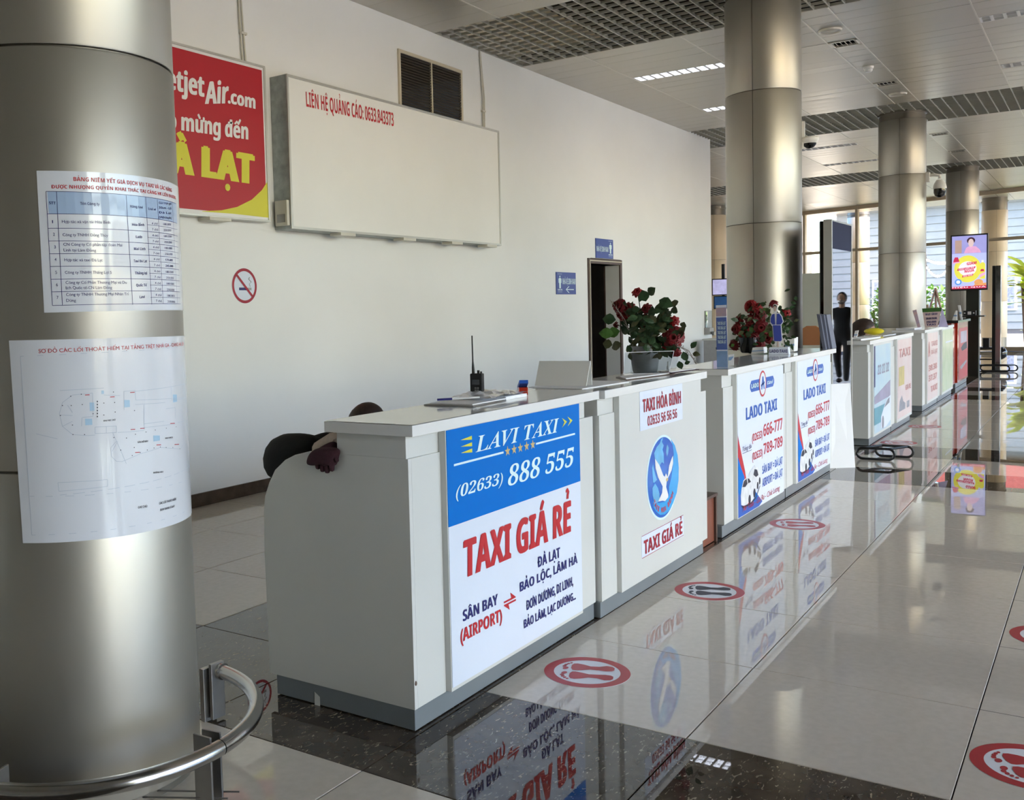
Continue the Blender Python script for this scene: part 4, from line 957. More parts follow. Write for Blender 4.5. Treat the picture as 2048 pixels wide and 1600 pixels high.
# ================================================================== WALL FITTINGS
# red advertising lightbox
rb = thing('advert_sign', 'red wall sign with white and yellow lettering, beside the column', 'sign', (5.2, 5.85, 2.3))
X0, X1, Z0, Z1, YF = 4.1, 6.30, 2.325, 3.645, 5.80
m = MB(); m.box(X0, X1, YF+.012, YW-.001, Z0, Z1); m.build('casing', 'alu', rb, bevel=.003)
m = MB(); b = .018
m.box(X0, X1, YF, YF+.012, Z0, Z0+b); m.box(X0, X1, YF, YF+.012, Z1-b, Z1); m.box(X0, X0+b, YF, YF+.012, Z0+b, Z1-b); m.box(X1-b, X1, YF, YF+.012, Z0+b, Z1-b); m.build('frame', 'alu', rb, bevel=.002)
fc = sheet('face', 'white', rb, [(X0+b, YF+.011, Z0+b), (X1-b, YF+.011, Z0+b), (X1-b, YF+.011, Z1-b), (X0+b, YF+.011, Z1-b)], t=.001)
YY = YF+.0098; q = XZ(YY); G = lambda a, c: at((330+a/4.444, 100+c/4.444), 1, YY)
m = MB(); poly(m, [q(X0+.03, Z0+.05), q(X1-.035, Z0+.05), q(X1-.035, Z1-.04), q(X0+.03, Z1-.04)]); m.build('red_field', 'banner_red', fc)
m = MB(); pts = [G(*p) for p in ((915, 1160), (860, 1245), (770, 1330), (640, 1395), (500, 1425), (330, 1432), (330, 1436), (600, 1455), (932, 1492))]; poly(m, pts, .0018); m.build('yellow_corner', 'lime', fc)
m = MB()
H_ = lambda mm, s, A_, B_, T_, **k: lay(mm, s, G(*A_), G(*B_), G(*T_), **k)
H_(m, 'etjet', (25, 345), (342, 415), (25, 235), off=.003, bold=.05, cap=CAPH*.78) if False else None
lay(m, 'vietjet', G(-125, 310), G(348, 418), G(-125, 120), off=.003, bold=.07)
lay(m, 'Air', G(352, 480), G(560, 475), G(358, 285), off=.003, bold=.07); lay(m, '.com', G(556, 470), G(802, 524), G(556, 350), off=.003, bold=.07)
lay(m, 'Chào mừng đến', G(-235, 660), G(738, 797), G(-235, 500), off=.003, bold=.06); m.build('lettering', 'white', fc)
m = MB(); lay(m, 'ĐÀ LẠT', G(-185, 1055), G(795, 1195), G(-185, 770), off=.003, bold=.13); m.build('lettering', 'lime', fc)
for x in (4.6, 5.55):
    m = MB(); m.box(x, x+.24, YF-.04, YF+.10, Z0-.028, Z0-.001); m.build('bracket', 'pipe_white', rb, bevel=.002)
# large blank lightbox
lb = thing('advert_sign', 'big blank white wall sign with a red phone line', 'sign', (8.3, 5.8, 2.28))
X0, X1, Z0, Z1, YF = 6.46, 10.13, 2.272, 3.595, 5.70
m = MB(); m.box(X0, X1, YF+.012, YW-.001, Z0, Z1); m.build('casing', 'galvanised', lb, bevel=.003)
m = MB(); b = .022
m.box(X0, X1, YF, YF+.012, Z0, Z0+b); m.box(X0, X1, YF, YF+.012, Z1-b, Z1); m.box(X0, X0+b, YF, YF+.012, Z0+b, Z1-b); m.box(X1-b, X1, YF, YF+.012, Z0+b, Z1-b); m.build('frame', 'alu', lb, bevel=.002)
fc = sheet('face', 'cream_sign', lb, [(X0+b, YF+.011, Z0+b), (X1-b, YF+.011, Z0+b), (X1-b, YF+.011, Z1-b), (X0+b, YF+.011, Z1-b)], t=.001)
G2 = lambda a, c: at((320+a/2.844, 60+c/2.844), 1, YF+.0095)
m = MB(); lay(m, 'LIÊN HỆ QUẢNG CÁO: 0633.843373', G2(832, 435), G2(1330, 548), G2(828, 350), bold=.03); m.build('lettering', 'red_ink', fc)
m = MB(); m.box(X0-.035, X0-.001, 5.72, 5.86, 2.30, 2.52); bx = m.build('switch_box', 'pipe_white', lb, bevel=.004)
m = MB(); m.box(X0-.040, X0-.034, 5.745, 5.835, 2.33, 2.40); m.build('breaker', 'brushed', bx)
for x in (7.1, 8.1, 9.0, 9.75):
    m = MB(); m.box(x, x+.22, YF-.03, YF+.10, Z0-.028, Z0-.001); m.build('bracket', 'pipe_white', lb, bevel=.002)
# air grille in the wall
vg = thing('wall_grille', 'brown louvred air grille with cream frame above the blank sign', 'grille', (9, 5.88, 3.4))
X0, X1, Z0, Z1 = 8.40, 9.64, 3.38, 4.225; b = .035
m = MB(); y0, y1 = YW-.02, YW-.001
m.box(X0, X1, y0, y1, Z0, Z0+b); m.box(X0, X1, y0, y1, Z1-b, Z1); m.box(X0, X0+b, y0, y1, Z0+b, Z1-b); m.box(X1-b, X1, y0, y1, Z0+b, Z1-b); m.box(9.00, 9.025, y0, y1, Z0+b, Z1-b); m.build('frame', 'vent_frame', vg)
m = MB(); m.box(X0+b, X1-b, YW-.003, YW-.001, Z0+b, Z1-b); m.build('backing', 'gloss_black', vg)
bm0 = None; R3 = Matrix.Rotation(-.6, 3, 'X')
for sx0, sx1 in ((X0+b, 9.0), (9.025, X1-b)):
    bm0 = None
    for k in range(27):
        z = Z0+b+.014+k*.0285
        if bm0 is None:
            qd = MB(); qd.obox(((sx0+sx1)/2, YW-.012, z), (sx1-sx0)/2, .009, .0016, R3); o = qd.build('louvre', 'louvre', vg); bm0 = o.data; zb_ = z
        else:
            o = bpy.data.objects.new('louvre', bm0); C.objects.link(o); o.parent = vg; o.location = (0, 0, z-zb_)
# conduits
def conduit(pts, lab, mat='pipe_white', n=2):
    t = thing('conduit', lab, 'pipe', (pts[0][0], YW, pts[0][2]), 'conduits on the wall')
    for k in range(n):
        m = MB(); m.tube([(x+k*.035*(1 if i else .3), y, z) for i, (x, y, z) in enumerate(pts)], .009, 8); m.build('pipe', mat, t)
    m = MB(); m.box(pts[-1][0]-.02, pts[-1][0]+.05, YW-.03, YW-.001, pts[-1][2]+.25, pts[-1][2]+.27); m.build('clip', mat, t)
conduit([(6.09, 5.885, 4.53), (6.10, 5.885, 4.0), (6.12, 5.885, 3.64)], 'cream conduit dropping to the red sign')
conduit([(10.04, 5.885, 4.53), (10.09, 5.885, 4.0), (10.08, 5.885, 3.58)], 'cream conduit dropping to the blank white sign')
# no smoking sticker
ns = thing('no_smoking_sign', 'round no smoking sign on the wall left of the radio', 'sign', (6.053, YW, 1.6))
c0 = Vector((6.053, YW-.002, 1.783)); ring = lambda r: [(c0.x+r*math.cos(k*PI/32), c0.z+r*math.sin(k*PI/32)) for k in range(64)]
m = MB(); m.prism(ring(.150), 1, YW-.002, YW-.0005); m.build('disc', 'poster_white', ns)
m = MB(); vs = [(x, YW-.003, z) for x, z in ring(.148)]+[(x, YW-.003, z) for x, z in ring(.124)]; m.add(vs, [(i, (i+1) % 64, 64+(i+1) % 64, 64+i) for i in range(64)])
u = Vector((.707, 0, -.707)); v_ = Vector((.707, 0, .707))*.011; c1 = Vector((c0.x, YW-.0045, c0.z)); m.quad(c1-u*.13-v_, c1-u*.13+v_, c1+u*.13+v_, c1+u*.13-v_); m.build('prohibition_ring', 'wine_ink', ns)
m = MB(); q = XZ(YW-.0035); poly(m, [q(5.985, 1.745), q(6.085, 1.745), q(6.085, 1.768), q(5.985, 1.768)], 0); m.build('cigarette', 'navy_ink', ns)
m = MB(); poly(m, [q(6.088, 1.745), q(6.135, 1.745), q(6.135, 1.768), q(6.088, 1.768)], 0)
m.tube([(6.12, YW-.004, 1.775), (6.11, YW-.004, 1.80), (6.135, YW-.004, 1.815), (6.105, YW-.004, 1.84), (6.115, YW-.004, 1.855)], .003, 6); m.build('smoke_mark', 'brushed', ns)
# washroom signs
def wc(x0, x1, z0, z1, lab, flip, arrow):
    t = thing('washroom_sign', lab, 'sign', ((x0+x1)/2, YW, z0), 'blue washroom signs')
    m = MB(); m.box(x0, x1, YW-.012, YW-.001, z0, z1); m.build('plate', 'washroom_blue', t, bevel=.002)
    w = x1-x0; h = z1-z0; mx = (lambda u: x0+w*(1-u)) if flip else (lambda u: x0+w*u); q = XZ(YW-.0135)
    m = MB(); fx = mx(.17)
    poly(m, [q(fx+.028*w*math.cos(k*PI/6), z0+.80*h+.042*h*math.sin(k*PI/6)) for k in range(12)], 0)
    poly(m, [q(fx-.075*w, z0+.70*h), q(fx, z0+.75*h), q(fx+.075*w, z0+.70*h), q(fx+.07*w, z0+.52*h), q(fx+.045*w, z0+.50*h), q(fx+.04*w, z0+.27*h), q(fx-.04*w, z0+.27*h), q(fx-.045*w, z0+.50*h), q(fx-.07*w, z0+.52*h)], 0)
    a, b = sorted((mx(.30), mx(.97))); lay(m, 'NHÀ VỆ SINH NAM', q(a, z0+(.46 if arrow else .34)*h), q(b, z0+(.46 if arrow else .34)*h), q(a, z0+(.72 if arrow else .60)*h), off=0, bold=.03)
    a, b = sorted((mx(.06), mx(.28))); lay(m, 'MEN', q(a, z0+.17*h), q(b, z0+.17*h), q(a, z0+.24*h), off=0, bold=.03)
    for zz in (.10, .91): m.box(a, b, YW-.0135, YW-.0130, z0+zz*h, z0+(zz+.012)*h)
    if arrow:
        m.box(x0+.47*w, x0+.88*w, YW-.0135, YW-.0130, z0+.195*h, z0+.235*h)
        for s in (-1, 1): poly(m, [q(x0+.46*w, z0+.215*h), q(x0+.50*w, z0+.215*h), q(x0+.65*w, z0+(.215+s*.15)*h), q(x0+.60*w, z0+(.215+s*.15)*h)], 0)
    m.build('lettering', 'light_ink', t)
M('washroom_blue', (.03, .07, .34), .3, var=.05, vscale=3)
wc(11.91, 12.50, 1.715, 2.01, 'blue washroom sign with arrow, left of doorway', False, True)
wc(13.18, 13.79, 2.235, 2.515, 'blue washroom sign above the dark doorway', True, False)
# hand gel dispenser on the end of the wall
t = thing('gel_dispenser', 'wall gel dispenser with clear tank at the wall end', 'dispenser', (17.95, YW, .95))
m = MB(); m.box(17.86, 18.04, YW-.09, YW-.001, 1.10, 1.42); m.build('tank', 'acrylic', t, bevel=.01)
m = MB(); m.box(17.84, 18.06, YW-.11, YW-.001, .99, 1.11); m.lathe([(0, 0), (.03, 0), (.03, .07), (0, .07)], (17.95, YW-.14, .97), 12); m.build('pump', 'brushed', t, bevel=.004)
t = thing('side_cabinet', 'grey low cabinet standing at the wall end', 'cabinet', (13, 4.3, 0))
c_ = at((1407, 680), 0, 17.3); c1_ = at((1455, 680), 0, 17.3)
m = MB(); m.box(17.3, 17.75, c1_.y, c_.y, .02, .90); m.build('body', 'brushed', t, bevel=.004)
m = MB(); m.box(17.28, 17.77, c1_.y-.02, c_.y+.02, .90, .93); m.build('top', 'alu', t, bevel=.004)
m = MB(); m.box(17.29, 17.3, c1_.y+.05, c1_.y+.2, .74, .78); m.build('handle', 'black', t)
# cameras
def dome():
    t = thing('dome_camera', 'white dome camera on the second column', 'camera', (10.28, 2.42, 3.0))
    b = at((1600, 283), 0, 10.2)
    c = at((1619, 283), 0, 10.25)
    m = MB(); m.obox(at((1603, 287), 0, 10.2), .008, .02, .045, Matrix.Identity(3)); m.build('bracket', 'white', t, bevel=.003)
    m = MB(); m.lathe([(0, .045), (.075, .042), (.085, .03), (.085, .015), (.075, -.005), (.062, -.02), (0, -.02)], c, 26); m.build('housing', 'white', t)
    m = MB(); m.lathe([(.064, -.015), (.058, -.035), (.04, -.055), (.02, -.065), (0, -.067)], c, 24); m.build('dome', 'gloss_black', t)
    m = MB(); m.obox(at((1607, 262), 0, 10.2), .012, .012, .09, Matrix.Identity(3)); m.build('cable_cover', 'white', t)
dome()
t = thing('ptz_camera', 'hanging dark dome camera on a white arm, third column', 'camera', (18.2, 2.3, 3.3))
a = at((1857, 352), 0, 18.2); b = at((1879, 351), 0, 18.2); c = at((1879.5, 375), 0, 18.2)
m = MB(); m.box(a.x-.05, a.x+.05, a.y-.02, a.y+.06, a.z-.10, a.z+.06); m.build('wall_plate', 'white', t, bevel=.005)
m = MB(); m.tube([a, (b+a)/2+Vector((0, 0, .015)), b, b+Vector((0, -.005, -.05))], .026, 10); m.build('arm', 'white', t)
m = MB(); m.lathe([(0, .13), (.05, .12), (.085, .06), (.098, .0), (.098, -.02), (0, -.02)], c, 24); m.build('housing', 'white', t)
m = MB(); m.lathe([(.088, -.02), (.088, -.08), (.07, -.13), (.03, -.155), (0, -.16)], c, 24); m.build('dome', 'gloss_black', t)
# ================================================================== THINGS ON THE COUNTERS
I3 = Matrix.Identity(3)
# handheld radio
t = thing('handheld_radio', 'black handheld radio with antenna standing on the first counter', 'radio', (3.95, 2.27, 1.111))
p = at((955, 795), 1, 2.285); bx, by = p.x, 2.285; z0 = 1.111
Rr = Matrix.Rotation(math.radians(12), 3, 'Z')
m = MB(); m.obox((bx, by, z0+.055), .0185, .0285, .055, Rr); m.build('body', 'black', t, bevel=.005)
m = MB(); m.obox((bx-.0185, by-.004, z0+.072), .002, .019, .012, Rr); m.build('display', 'gloss_black', t, bevel=.001)
m = MB()
for i in range(4):
    for j in range(3): m.obox((bx-.0187, by-.014+j*.012, z0+.045-i*.010), .0015, .004, .003, Rr)
m.build('keypad', 'brushed', t)
ap = Vector((bx, by+.018, z0+.105)); m = MB(); m.tube([ap, ap+Vector((0, .001, .03)), ap+Vector((0, .002, .06)), ap+Vector((0, .003, .175))], [.0075, .0062, .0035, .0030], 10); m.build('antenna', 'black', t)
m = MB(); m.tube([(bx, by-.008, z0+.108), (bx, by-.008, z0+.124)], .006, 10); m.tube([(bx, by-.022, z0+.108), (bx, by-.022, z0+.119)], .0045, 10); m.build('knob', 'black', t)
# clipboard with papers, plastic sleeve, pen
def slab(name, mat, parent, c, z, th, bevel=0):
    pts = [Vector((x, y, z)) for x, y in c]; m = MB(); n = len(pts); up = Vector((0, 0, th))
    m.add(pts+[p+up for p in pts], [tuple(range(n-1, -1, -1)), tuple(range(n, 2*n))]+[(i, (i+1) % n, n+(i+1) % n, n+i) for i in range(n)])
    return m.build(name, mat, parent, bevel=bevel)
z0 = 1.1115
o = slab('clipboard', 'brushed', None, [(3.415, 2.070), (3.70, 2.085), (3.70, 2.31), (3.405, 2.305)], z0, .005, .001); tag(o, 'grey clipboard under papers on the first counter', 'clipboard')
o = slab('paper_sheet', 'paper_matt', None, [(3.435, 2.085), (3.73, 2.09), (3.72, 2.295), (3.43, 2.29)], z0+.0055, .004); tag(o, 'white paper sheets on the grey clipboard', 'paper')
t = thing('plastic_sleeve', 'crumpled clear plastic sleeve of papers beside the radio', 'sleeve', (3.7, 2.2, z0))
m = MB(); vs = []; fs = []
nx, ny = 14, 9
for i in range(nx+1):
    for j in range(ny+1):
        u, v = i/nx, j/ny; x = 3.58+u*.38+.03*v; y = 2.08+v*.22+.02*u
        vs.append((x, y, z0+.016+.014*math.sin(u*PI)*(.5+.5*math.sin(7*u+4*v))+.008*random.random()))
for i in range(nx):
    for j in range(ny): a = i*(ny+1)+j; fs.append((a, a+1, a+ny+2, a+ny+1))
m.add(vs, fs); m.build('film', 'paper', t)
m = MB(); m.box(3.74, 3.93, 2.10, 2.30, z0, z0+.014); m.build('sheets', 'paper_matt', t)
t = thing('pen', 'blue and white pen lying on the papers', 'pen', (3.5, 2.25, z0))
m = MB(); m.tube([(3.50, 2.225, z0+.022), (3.585, 2.14, z0+.024)], .0042, 8); m.build('barrel', 'white', t)
m = MB(); m.tube([(3.455, 2.27, z0+.021), (3.50, 2.225, z0+.022)], .0048, 8); m.build('cap', 'navy_ink', t)
t = thing('small_box', 'small open blue and red carton beside the papers', 'box', (3.86, 2.13, z0))
Rb = Matrix.Rotation(math.radians(35), 3, 'Z'); c_ = Vector((4.02, 2.17, z0+.018))
m = MB(); m.obox(c_, .040, .020, .017, Rb); m.build('body', 'counter_red', t, bevel=.001)
m = MB(); m.obox(c_+Rb@Vector((-.012, 0, .028)), .048, .020, .008, Rb@Matrix.Rotation(.35, 3, 'Y')); m.build('flap', 'blue_ink', t, bevel=.001)
# blank white sign stand on a base sheet
t = thing('tent_sign', 'blank white upright sign between the first two counters', 'sign', (4.5, 2.2, z0))
a = Vector((4.50, 2.075, z0+.004)); b = Vector((4.475, 2.345, z0+.004)); up = Vector((.055, 0, .122))
m = MB(); n_ = Vector((.004, 0, 0)); m.add([a, b, b+up, a+up, a+n_, b+n_, b+up+n_, a+up+n_], [(0, 1, 2, 3), (7, 6, 5, 4), (0, 4, 5, 1), (1, 5, 6, 2), (2, 6, 7, 3), (3, 7, 4, 0)]); m.build('front', 'cream_sign', t)
up2 = Vector((-.012, 0, .122)); a2 = a+Vector((.068, 0, 0)); b2 = b+Vector((.068, 0, 0)); m = MB(); m.add([a2, b2, b2+up2, a2+up2, a2+n_, b2+n_, b2+up2+n_, a2+up2+n_], [(0, 1, 2, 3), (7, 6, 5, 4), (0, 4, 5, 1), (1, 5, 6, 2), (2, 6, 7, 3), (3, 7, 4, 0)]); m.build('back', 'cream_sign', t)
o = slab('acrylic_sheet', 'paper_matt', None, [(4.36, 2.03), (4.86, 2.0), (4.90, 2.30), (4.38, 2.33)], z0, .0035); tag(o, 'flat white sheet under the blank tent sign', 'sheet')
# second counter: folders, clear tray, bottle, flowers
z2_ = 1.1115
t = thing('folder', 'dark edged folder of papers on the dove counter', 'folder', (5.3, 2.1, z2_))
slab('cover', 'wood_dark', t, [(4.98, 2.06), (5.50, 1.985), (5.66, 2.10), (5.16, 2.20)], z2_, .004); slab('sheets', 'paper_matt', t, [(4.99, 2.07), (5.45, 2.0), (5.58, 2.09), (5.16, 2.18)], z2_+.0045, .005)
t = thing('folder', 'thin clear folder at the far end of the dove counter', 'folder', (5.6, 2.0, z2_))
slab('cover', 'wine_cloth', t, [(5.40, 1.965), (5.76, 1.935), (5.78, 2.05), (5.5, 2.08)], z2_+.010, .003); slab('sheets', 'paper', t, [(5.42, 1.985), (5.74, 1.95), (5.76, 2.06), (5.5, 2.09)], z2_+.014, .004)
t = thing('leaflet_tray', 'slanted clear acrylic tray in front of the red flowers', 'tray', (5.3, 2.2, z2_))
c = [at((1247, 745), 0, 5.28), at((1338, 741), 0, 5.42), at((1348, 702), 0, 5.50), at((1250, 705), 0, 5.34)]
for p in c[:2]: p.z = z2_+.012
m = MB(); m.quad(*c); n_ = Vector((.003, 0, 0)); m.quad(*[p+n_ for p in c]); m.build('front', 'acrylic', t)
m = MB()
for i in range(4): m.tube([c[i], c[(i+1) % 4]], .0016, 5)
m.build('edge', 'paper', t)
m = MB(); d_ = Vector((.10, 0, 0)); m.quad(c[0], c[1], c[1]+d_, c[0]+d_); m.quad(c[0]+d_, c[1]+d_, c[2]+d_, c[3]+d_); m.build('back', 'acrylic', t)
t = thing('small_bottle', 'tiny white bottle standing right of the clear tray', 'bottle', (5.6, 2.05, z2_))
b_ = at((1337, 733), 1, 2.10); m = MB(); m.lathe([(0, 0), (.010, 0), (.011, .03), (.006, .038), (.006, .05), (0, .05)], (b_.x, 2.10, z2_), 12); m.build('body', 'white', t)
m = MB(); m.lathe([(0, .05), (.007, .05), (.007, .06), (0, .06)], (b_.x, 2.10, z2_), 10); m.build('cap', 'white', t)
# ---- flower arrangements
def bloom(mb, c, r, d=(0, -1, .2), n=(7, 9, 11), open_=1.0):
    d = Vector(d).normalized(); u = d.orthogonal().normalized(); v = d.cross(u)
    mb.ball(c+d*r*.15, r*.3, r*.3, r*.3, 8, 5)
    for k, cnt in enumerate(n):
        lift = (.55, .25, -.05)[k]*r; rad = (.35, .68, 1.0)[k]*r*open_
        for i in range(cnt):
            a = 2*PI*(i+.37*k+random.random()*.3)/cnt; e = u*math.cos(a)+v*math.sin(a); w = e.cross(d)*r*.34; base = c+d*(lift*.2)+e*rad*.15
            mid = c+e*rad*.68+d*(lift+r*.22); tip = c+e*rad*(.92+.2*random.random())+d*(lift+r*(.15-.15*k))
            mb.add([base, mid-w, tip-w*.35, tip+w*.35, mid+w, mid+d*(-r*.06)], [(0, 1, 5), (1, 2, 5), (2, 3, 5), (3, 4, 5), (4, 0, 5)])
def leaf(mb, p, d, L, w, up=(0, 0, 1)):
    d = Vector(d).normalized(); s = d.cross(Vector(up)); s = s.normalized() if s.length > .01 else Vector((1, 0, 0)); n = s.cross(d)
    P = [p]; prof = [(.25, .75), (.5, 1), (.75, .7)]
    L1 = [p+d*L*a-s*w*b+n*(.1*L*math.sin(a*PI)-.18*L*a*a) for a, b in prof]; R1 = [p+d*L*a+s*w*b+n*(.1*L*math.sin(a*PI)-.18*L*a*a) for a, b in prof]
    Mi = [p+d*L*a-n*(.05*L)*b+n*(.1*L*math.sin(a*PI)-.18*L*a*a) for a, b in prof]; tip = p+d*L-n*.18*L
    mb.add([p]+L1+Mi+R1+[tip], [(0, 1, 4), (1, 2, 5, 4), (2, 3, 6, 5), (3, 10, 6), (0, 4, 7), (4, 5, 8, 7), (5, 6, 9, 8), (6, 10, 9)])
def bouquet(name, lab, base, vase, blooms, plane, leaves, lz=0, plume=None, pot='gloss_black'):
    t = thing(name, lab, 'flowers', base)
    b = Vector(base); r0, h0 = vase
    m = MB(); m.lathe([(0, 0), (r0*.75, 0), (r0*.85, h0*.1), (r0, h0*.7), (r0*1.05, h0), (r0*.92, h0), (r0*.85, h0*.7), (0, h0*.65)], b, 24); m.build('pot', pot, t)
    neck = b+Vector((0, 0, h0*.8))
    for i, (px, py, r, big, fc_) in enumerate(blooms):
        c = at((px, py), 0, plane+random.uniform(-.05, .05)) if len((px, py)) == 2 else None
        m = MB(); c_ = [neck+(c-neck)*f+Vector((0, 0, .04*math.sin(PI*f))) for f in (0, .25, .5, .75, .95)]; m.tube(c_, .0028, 6); s = m.build('stem', 'leaf', t)
        m = MB(); m.sm = True; bloom(m, c, r, fc_, (7, 9, 12) if big else (5, 7, 8)); m.build('flower_head', 'petal_bright' if i % 3 == 0 else 'petal', s)
        if i % 2 == 0:
            m = MB(); p = c_[3]; dv = Vector((random.uniform(-1, 1), random.uniform(-1, 1), .2)); leaf(m, p, dv, .07, .025); m.build('leaf', 'leaf', s)
    for (px, py, dx, dz, L, w, mt) in leaves:
        c = at((px, py), 0, plane+random.uniform(-.08, .04)); m = MB(); leaf(m, c, (random.uniform(-.4, .1), -dx, dz), L, w, (-1, 0, .3)); m.build('leaf', mt, t)
    return t
M('film_grey', (.34, .36, .37), .3, var=.4, vscale=12, coat=.6)
pf = 5.58; bs = at((1290, 742), 0, pf)
bl = [(1275, 585, .034, 0, (-1, -.2, .5)), (1238, 612, .050, 1, (-1, .5, .3)), (1256, 618, .046, 1, (-1, .1, .4)), (1246, 628, .05, 1, (-1, .4, -.1)), (1293, 618, .036, 0, (-1, 0, .3)), (1292, 637, .030, 0, (-1, 0, .0)),
      (1349, 642, .032, 0, (-1, -.5, .3)), (1346, 676, .060, 1, (-1, -.4, .1)), (1352, 668, .055, 1, (-.8, -.8, .3)), (1334, 690, .040, 0, (-1, 0, -.2)), (1354, 706, .028, 0, (-1, -.5, -.5)), (1232, 650, .022, 0, (-1, .5, 0)), (1283, 668, .026, 0, (-1, 0, 0)), (1285, 655, .024, 0, (-1, 0, 0))]
lv = [(1292, 603, -.3, 1, .07, .035, 'leaf'), (1297, 590, .4, .4, .06, .03, 'leaf'), (1323, 602, .2, -.6, .09, .04, 'leaf'), (1318, 600, .9, -.4, .09, .035, 'leaf'), (1228, 668, -.8, .1, .09, .035, 'leaf_bright'), (1240, 662, -.9, -.2, .08, .035, 'leaf_bright'), (1232, 640, -.6, .1, .08, .035, 'leaf'),
      (1382, 697, .5, .7, .05, .018, 'leaf'), (1385, 707, .9, -.1, .05, .016, 'leaf_dry'), (1366, 703, .3, -.8, .06, .022, 'leaf'), (1358, 722, .2, -.8, .05, .02, 'leaf'), (1369, 728, .6, .3, .035, .013, 'leaf'), (1244, 688, -.7, -.2, .08, .03, 'leaf_dry'), (1225, 690, -.9, .2, .06, .03, 'leaf_dry')]
for k in range(190):
    px, py = random.gauss(1300, 26), random.gauss(668, 30)
    if 1225 < px < 1372 and 610 < py < 715: lv.append((px, py, random.uniform(-1, 1), random.uniform(-.6, 1), random.uniform(.035, .075), random.uniform(.012, .026), random.choice(['leaf', 'leaf', 'leaf_dry', 'leaf'])))
fb = bouquet('flower_arrangement', 'big red and green flower arrangement behind the clear tray', (bs.x, bs.y, 1.111), (.085, .16), bl, pf, lv, pot='film_grey')
for (x0, y0, x1, y1, x2, y2) in ((1268, 690, 1250, 640, 1222, 602), (1352, 690, 1378, 702, 1392, 728)):
    m = MB(); a, b, c = [at(p, 0, pf-.05) for p in ((x0, y0), (x1, y1), (x2, y2))]
    for k in range(40):
        f = k/39; p = a*(1-f)**2+b*2*f*(1-f)+c*f*f; dv = Vector((random.uniform(-.3, .3), random.uniform(-1, 1), random.uniform(.1, 1)))
        q_ = p+dv.normalized()*.022*(1-.5*f); m.tube([p, q_], .0012, 4)
    m.tube([a, b, c], .0022, 5); m.build('plume', 'plume', fb)
pf = 8.55; bs = at((1500, 715), 0, pf)
bl = [(1500, 612, .062, 1, (-1, .2, .3)), (1478, 640, .050, 1, (-1, .5, .2)), (1472, 658, .05, 1, (-1, .6, 0)), (1487, 665, .062, 1, (-1, .2, 0)), (1503, 641, .060, 1, (-1, 0, .2)), (1519, 628, .062, 1, (-1, -.2, .3)), (1514, 614, .045, 0, (-1, 0, .6)), (1523, 655, .062, 1, (-1, -.2, 0)),
      (1468, 690, .052, 1, (-1, .5, -.1)), (1500, 690, .058, 1, (-1, 0, -.1)), (1518, 688, .055, 1, (-1, 0, 0)), (1547, 607, .040, 0, (-1, 0, .8)), (1572, 627, .046, 0, (-1, -.5, .1)), (1537, 676, .05, 1, (-1, 0, 0)), (1508, 676, .05, 1, (-1, 0, 0))]
lv = []
for k in range(120):
    px, py = random.gauss(1520, 28), random.gauss(662, 30)
    if 1468 < px < 1600 and 605 < py < 706: lv.append((px, py, random.uniform(-1, 1), random.uniform(-.6, 1), random.uniform(.035, .07), random.uniform(.010, .022), random.choice(['leaf', 'leaf', 'leaf_dry', 'leaf_bright'])))
for k in range(40):
    px, py = random.gauss(1576, 8), random.gauss(650, 22); lv.append((px, py, random.uniform(-1, 1), random.uniform(-.2, 1), random.uniform(.03, .06), random.uniform(.008, .016), 'leaf'))
bouquet('flower_arrangement', 'dark red rose arrangement in front of the second column', (bs.x, bs.y, 1.092), (.09, .13), bl, pf, lv)
# ---- third counter: leaflets, card, advert figure, boxes, folders
z3_ = 1.0925
t = thing('leaflet_stand', 'tall blue and white leaflet standing at the third counter start', 'leaflet', (6.5, 2.0, z3_))
c = [at(p, 0, 6.48) for p in ((1434, 738), (1456, 733), (1445, 610), (1424, 611))]
zz_ = z3_-c[0].z
for p in c: p.z += 0
c[0].z = c[1].z = z3_; c[3].x = c[2].x = 6.56
o = sheet('panel', 'light_print', t, c) if 'light_print' in MATS else sheet('panel', 'poster_white', t, c)
L_ = lambda u, v: (c[0]*(1-u)+c[1]*u)*(1-v)+(c[3]*(1-u)+c[2]*u)*v
M('leaflet_blue', (.10, .17, .50), .3, coat=.3, var=.1, vscale=12); M('leaflet_sky', (.28, .44, .72), .3, coat=.3, var=.25, vscale=14); M('leaflet_pink', (.70, .46, .42), .3, coat=.3, var=.5, vscale=16, vcol=(.40, .36, .52))
def band(name, mat, v0, v1, lift=.002):
    m = MB(); poly(m, [L_(0, v0), L_(1, v0), L_(1, v1), L_(0, v1)], lift); return m.build(name, mat, o)
band('blue_block', 'leaflet_blue', .28, .80); band('photo_strip', 'leaflet_pink', .82, .96); band('sky_strip', 'leaflet_sky', .0, .26)
m = MB()
for i in range(5):
    lay(m, 'TAXI ĐÀ LẠT', L_(.12, .68-i*.075), L_(.9, .68-i*.075), L_(.12, .68-i*.075+.05), off=.0035, bold=.04)
m.build('lettering', 'light_ink', o)
t = thing('card_holder', 'small white card beside the tall blue leaflet', 'card', (6.6, 2.0, z3_))
c = [at(p, 0, 6.62) for p in ((1457, 733), (1468, 732), (1468, 709), (1457, 711))]; dz = z3_-min(p.z for p in c)
for p in c: p.z += dz
o = sheet('card', 'white', t, c, t=.003); m = MB(); poly(m, [c[0]*.5+c[3]*.5, c[1]*.5+c[3]*.5, c[1]*.2+c[2]*.8, c[0]*.2+c[3]*.8], .004); m.build('print', 'leaflet_sky', o)
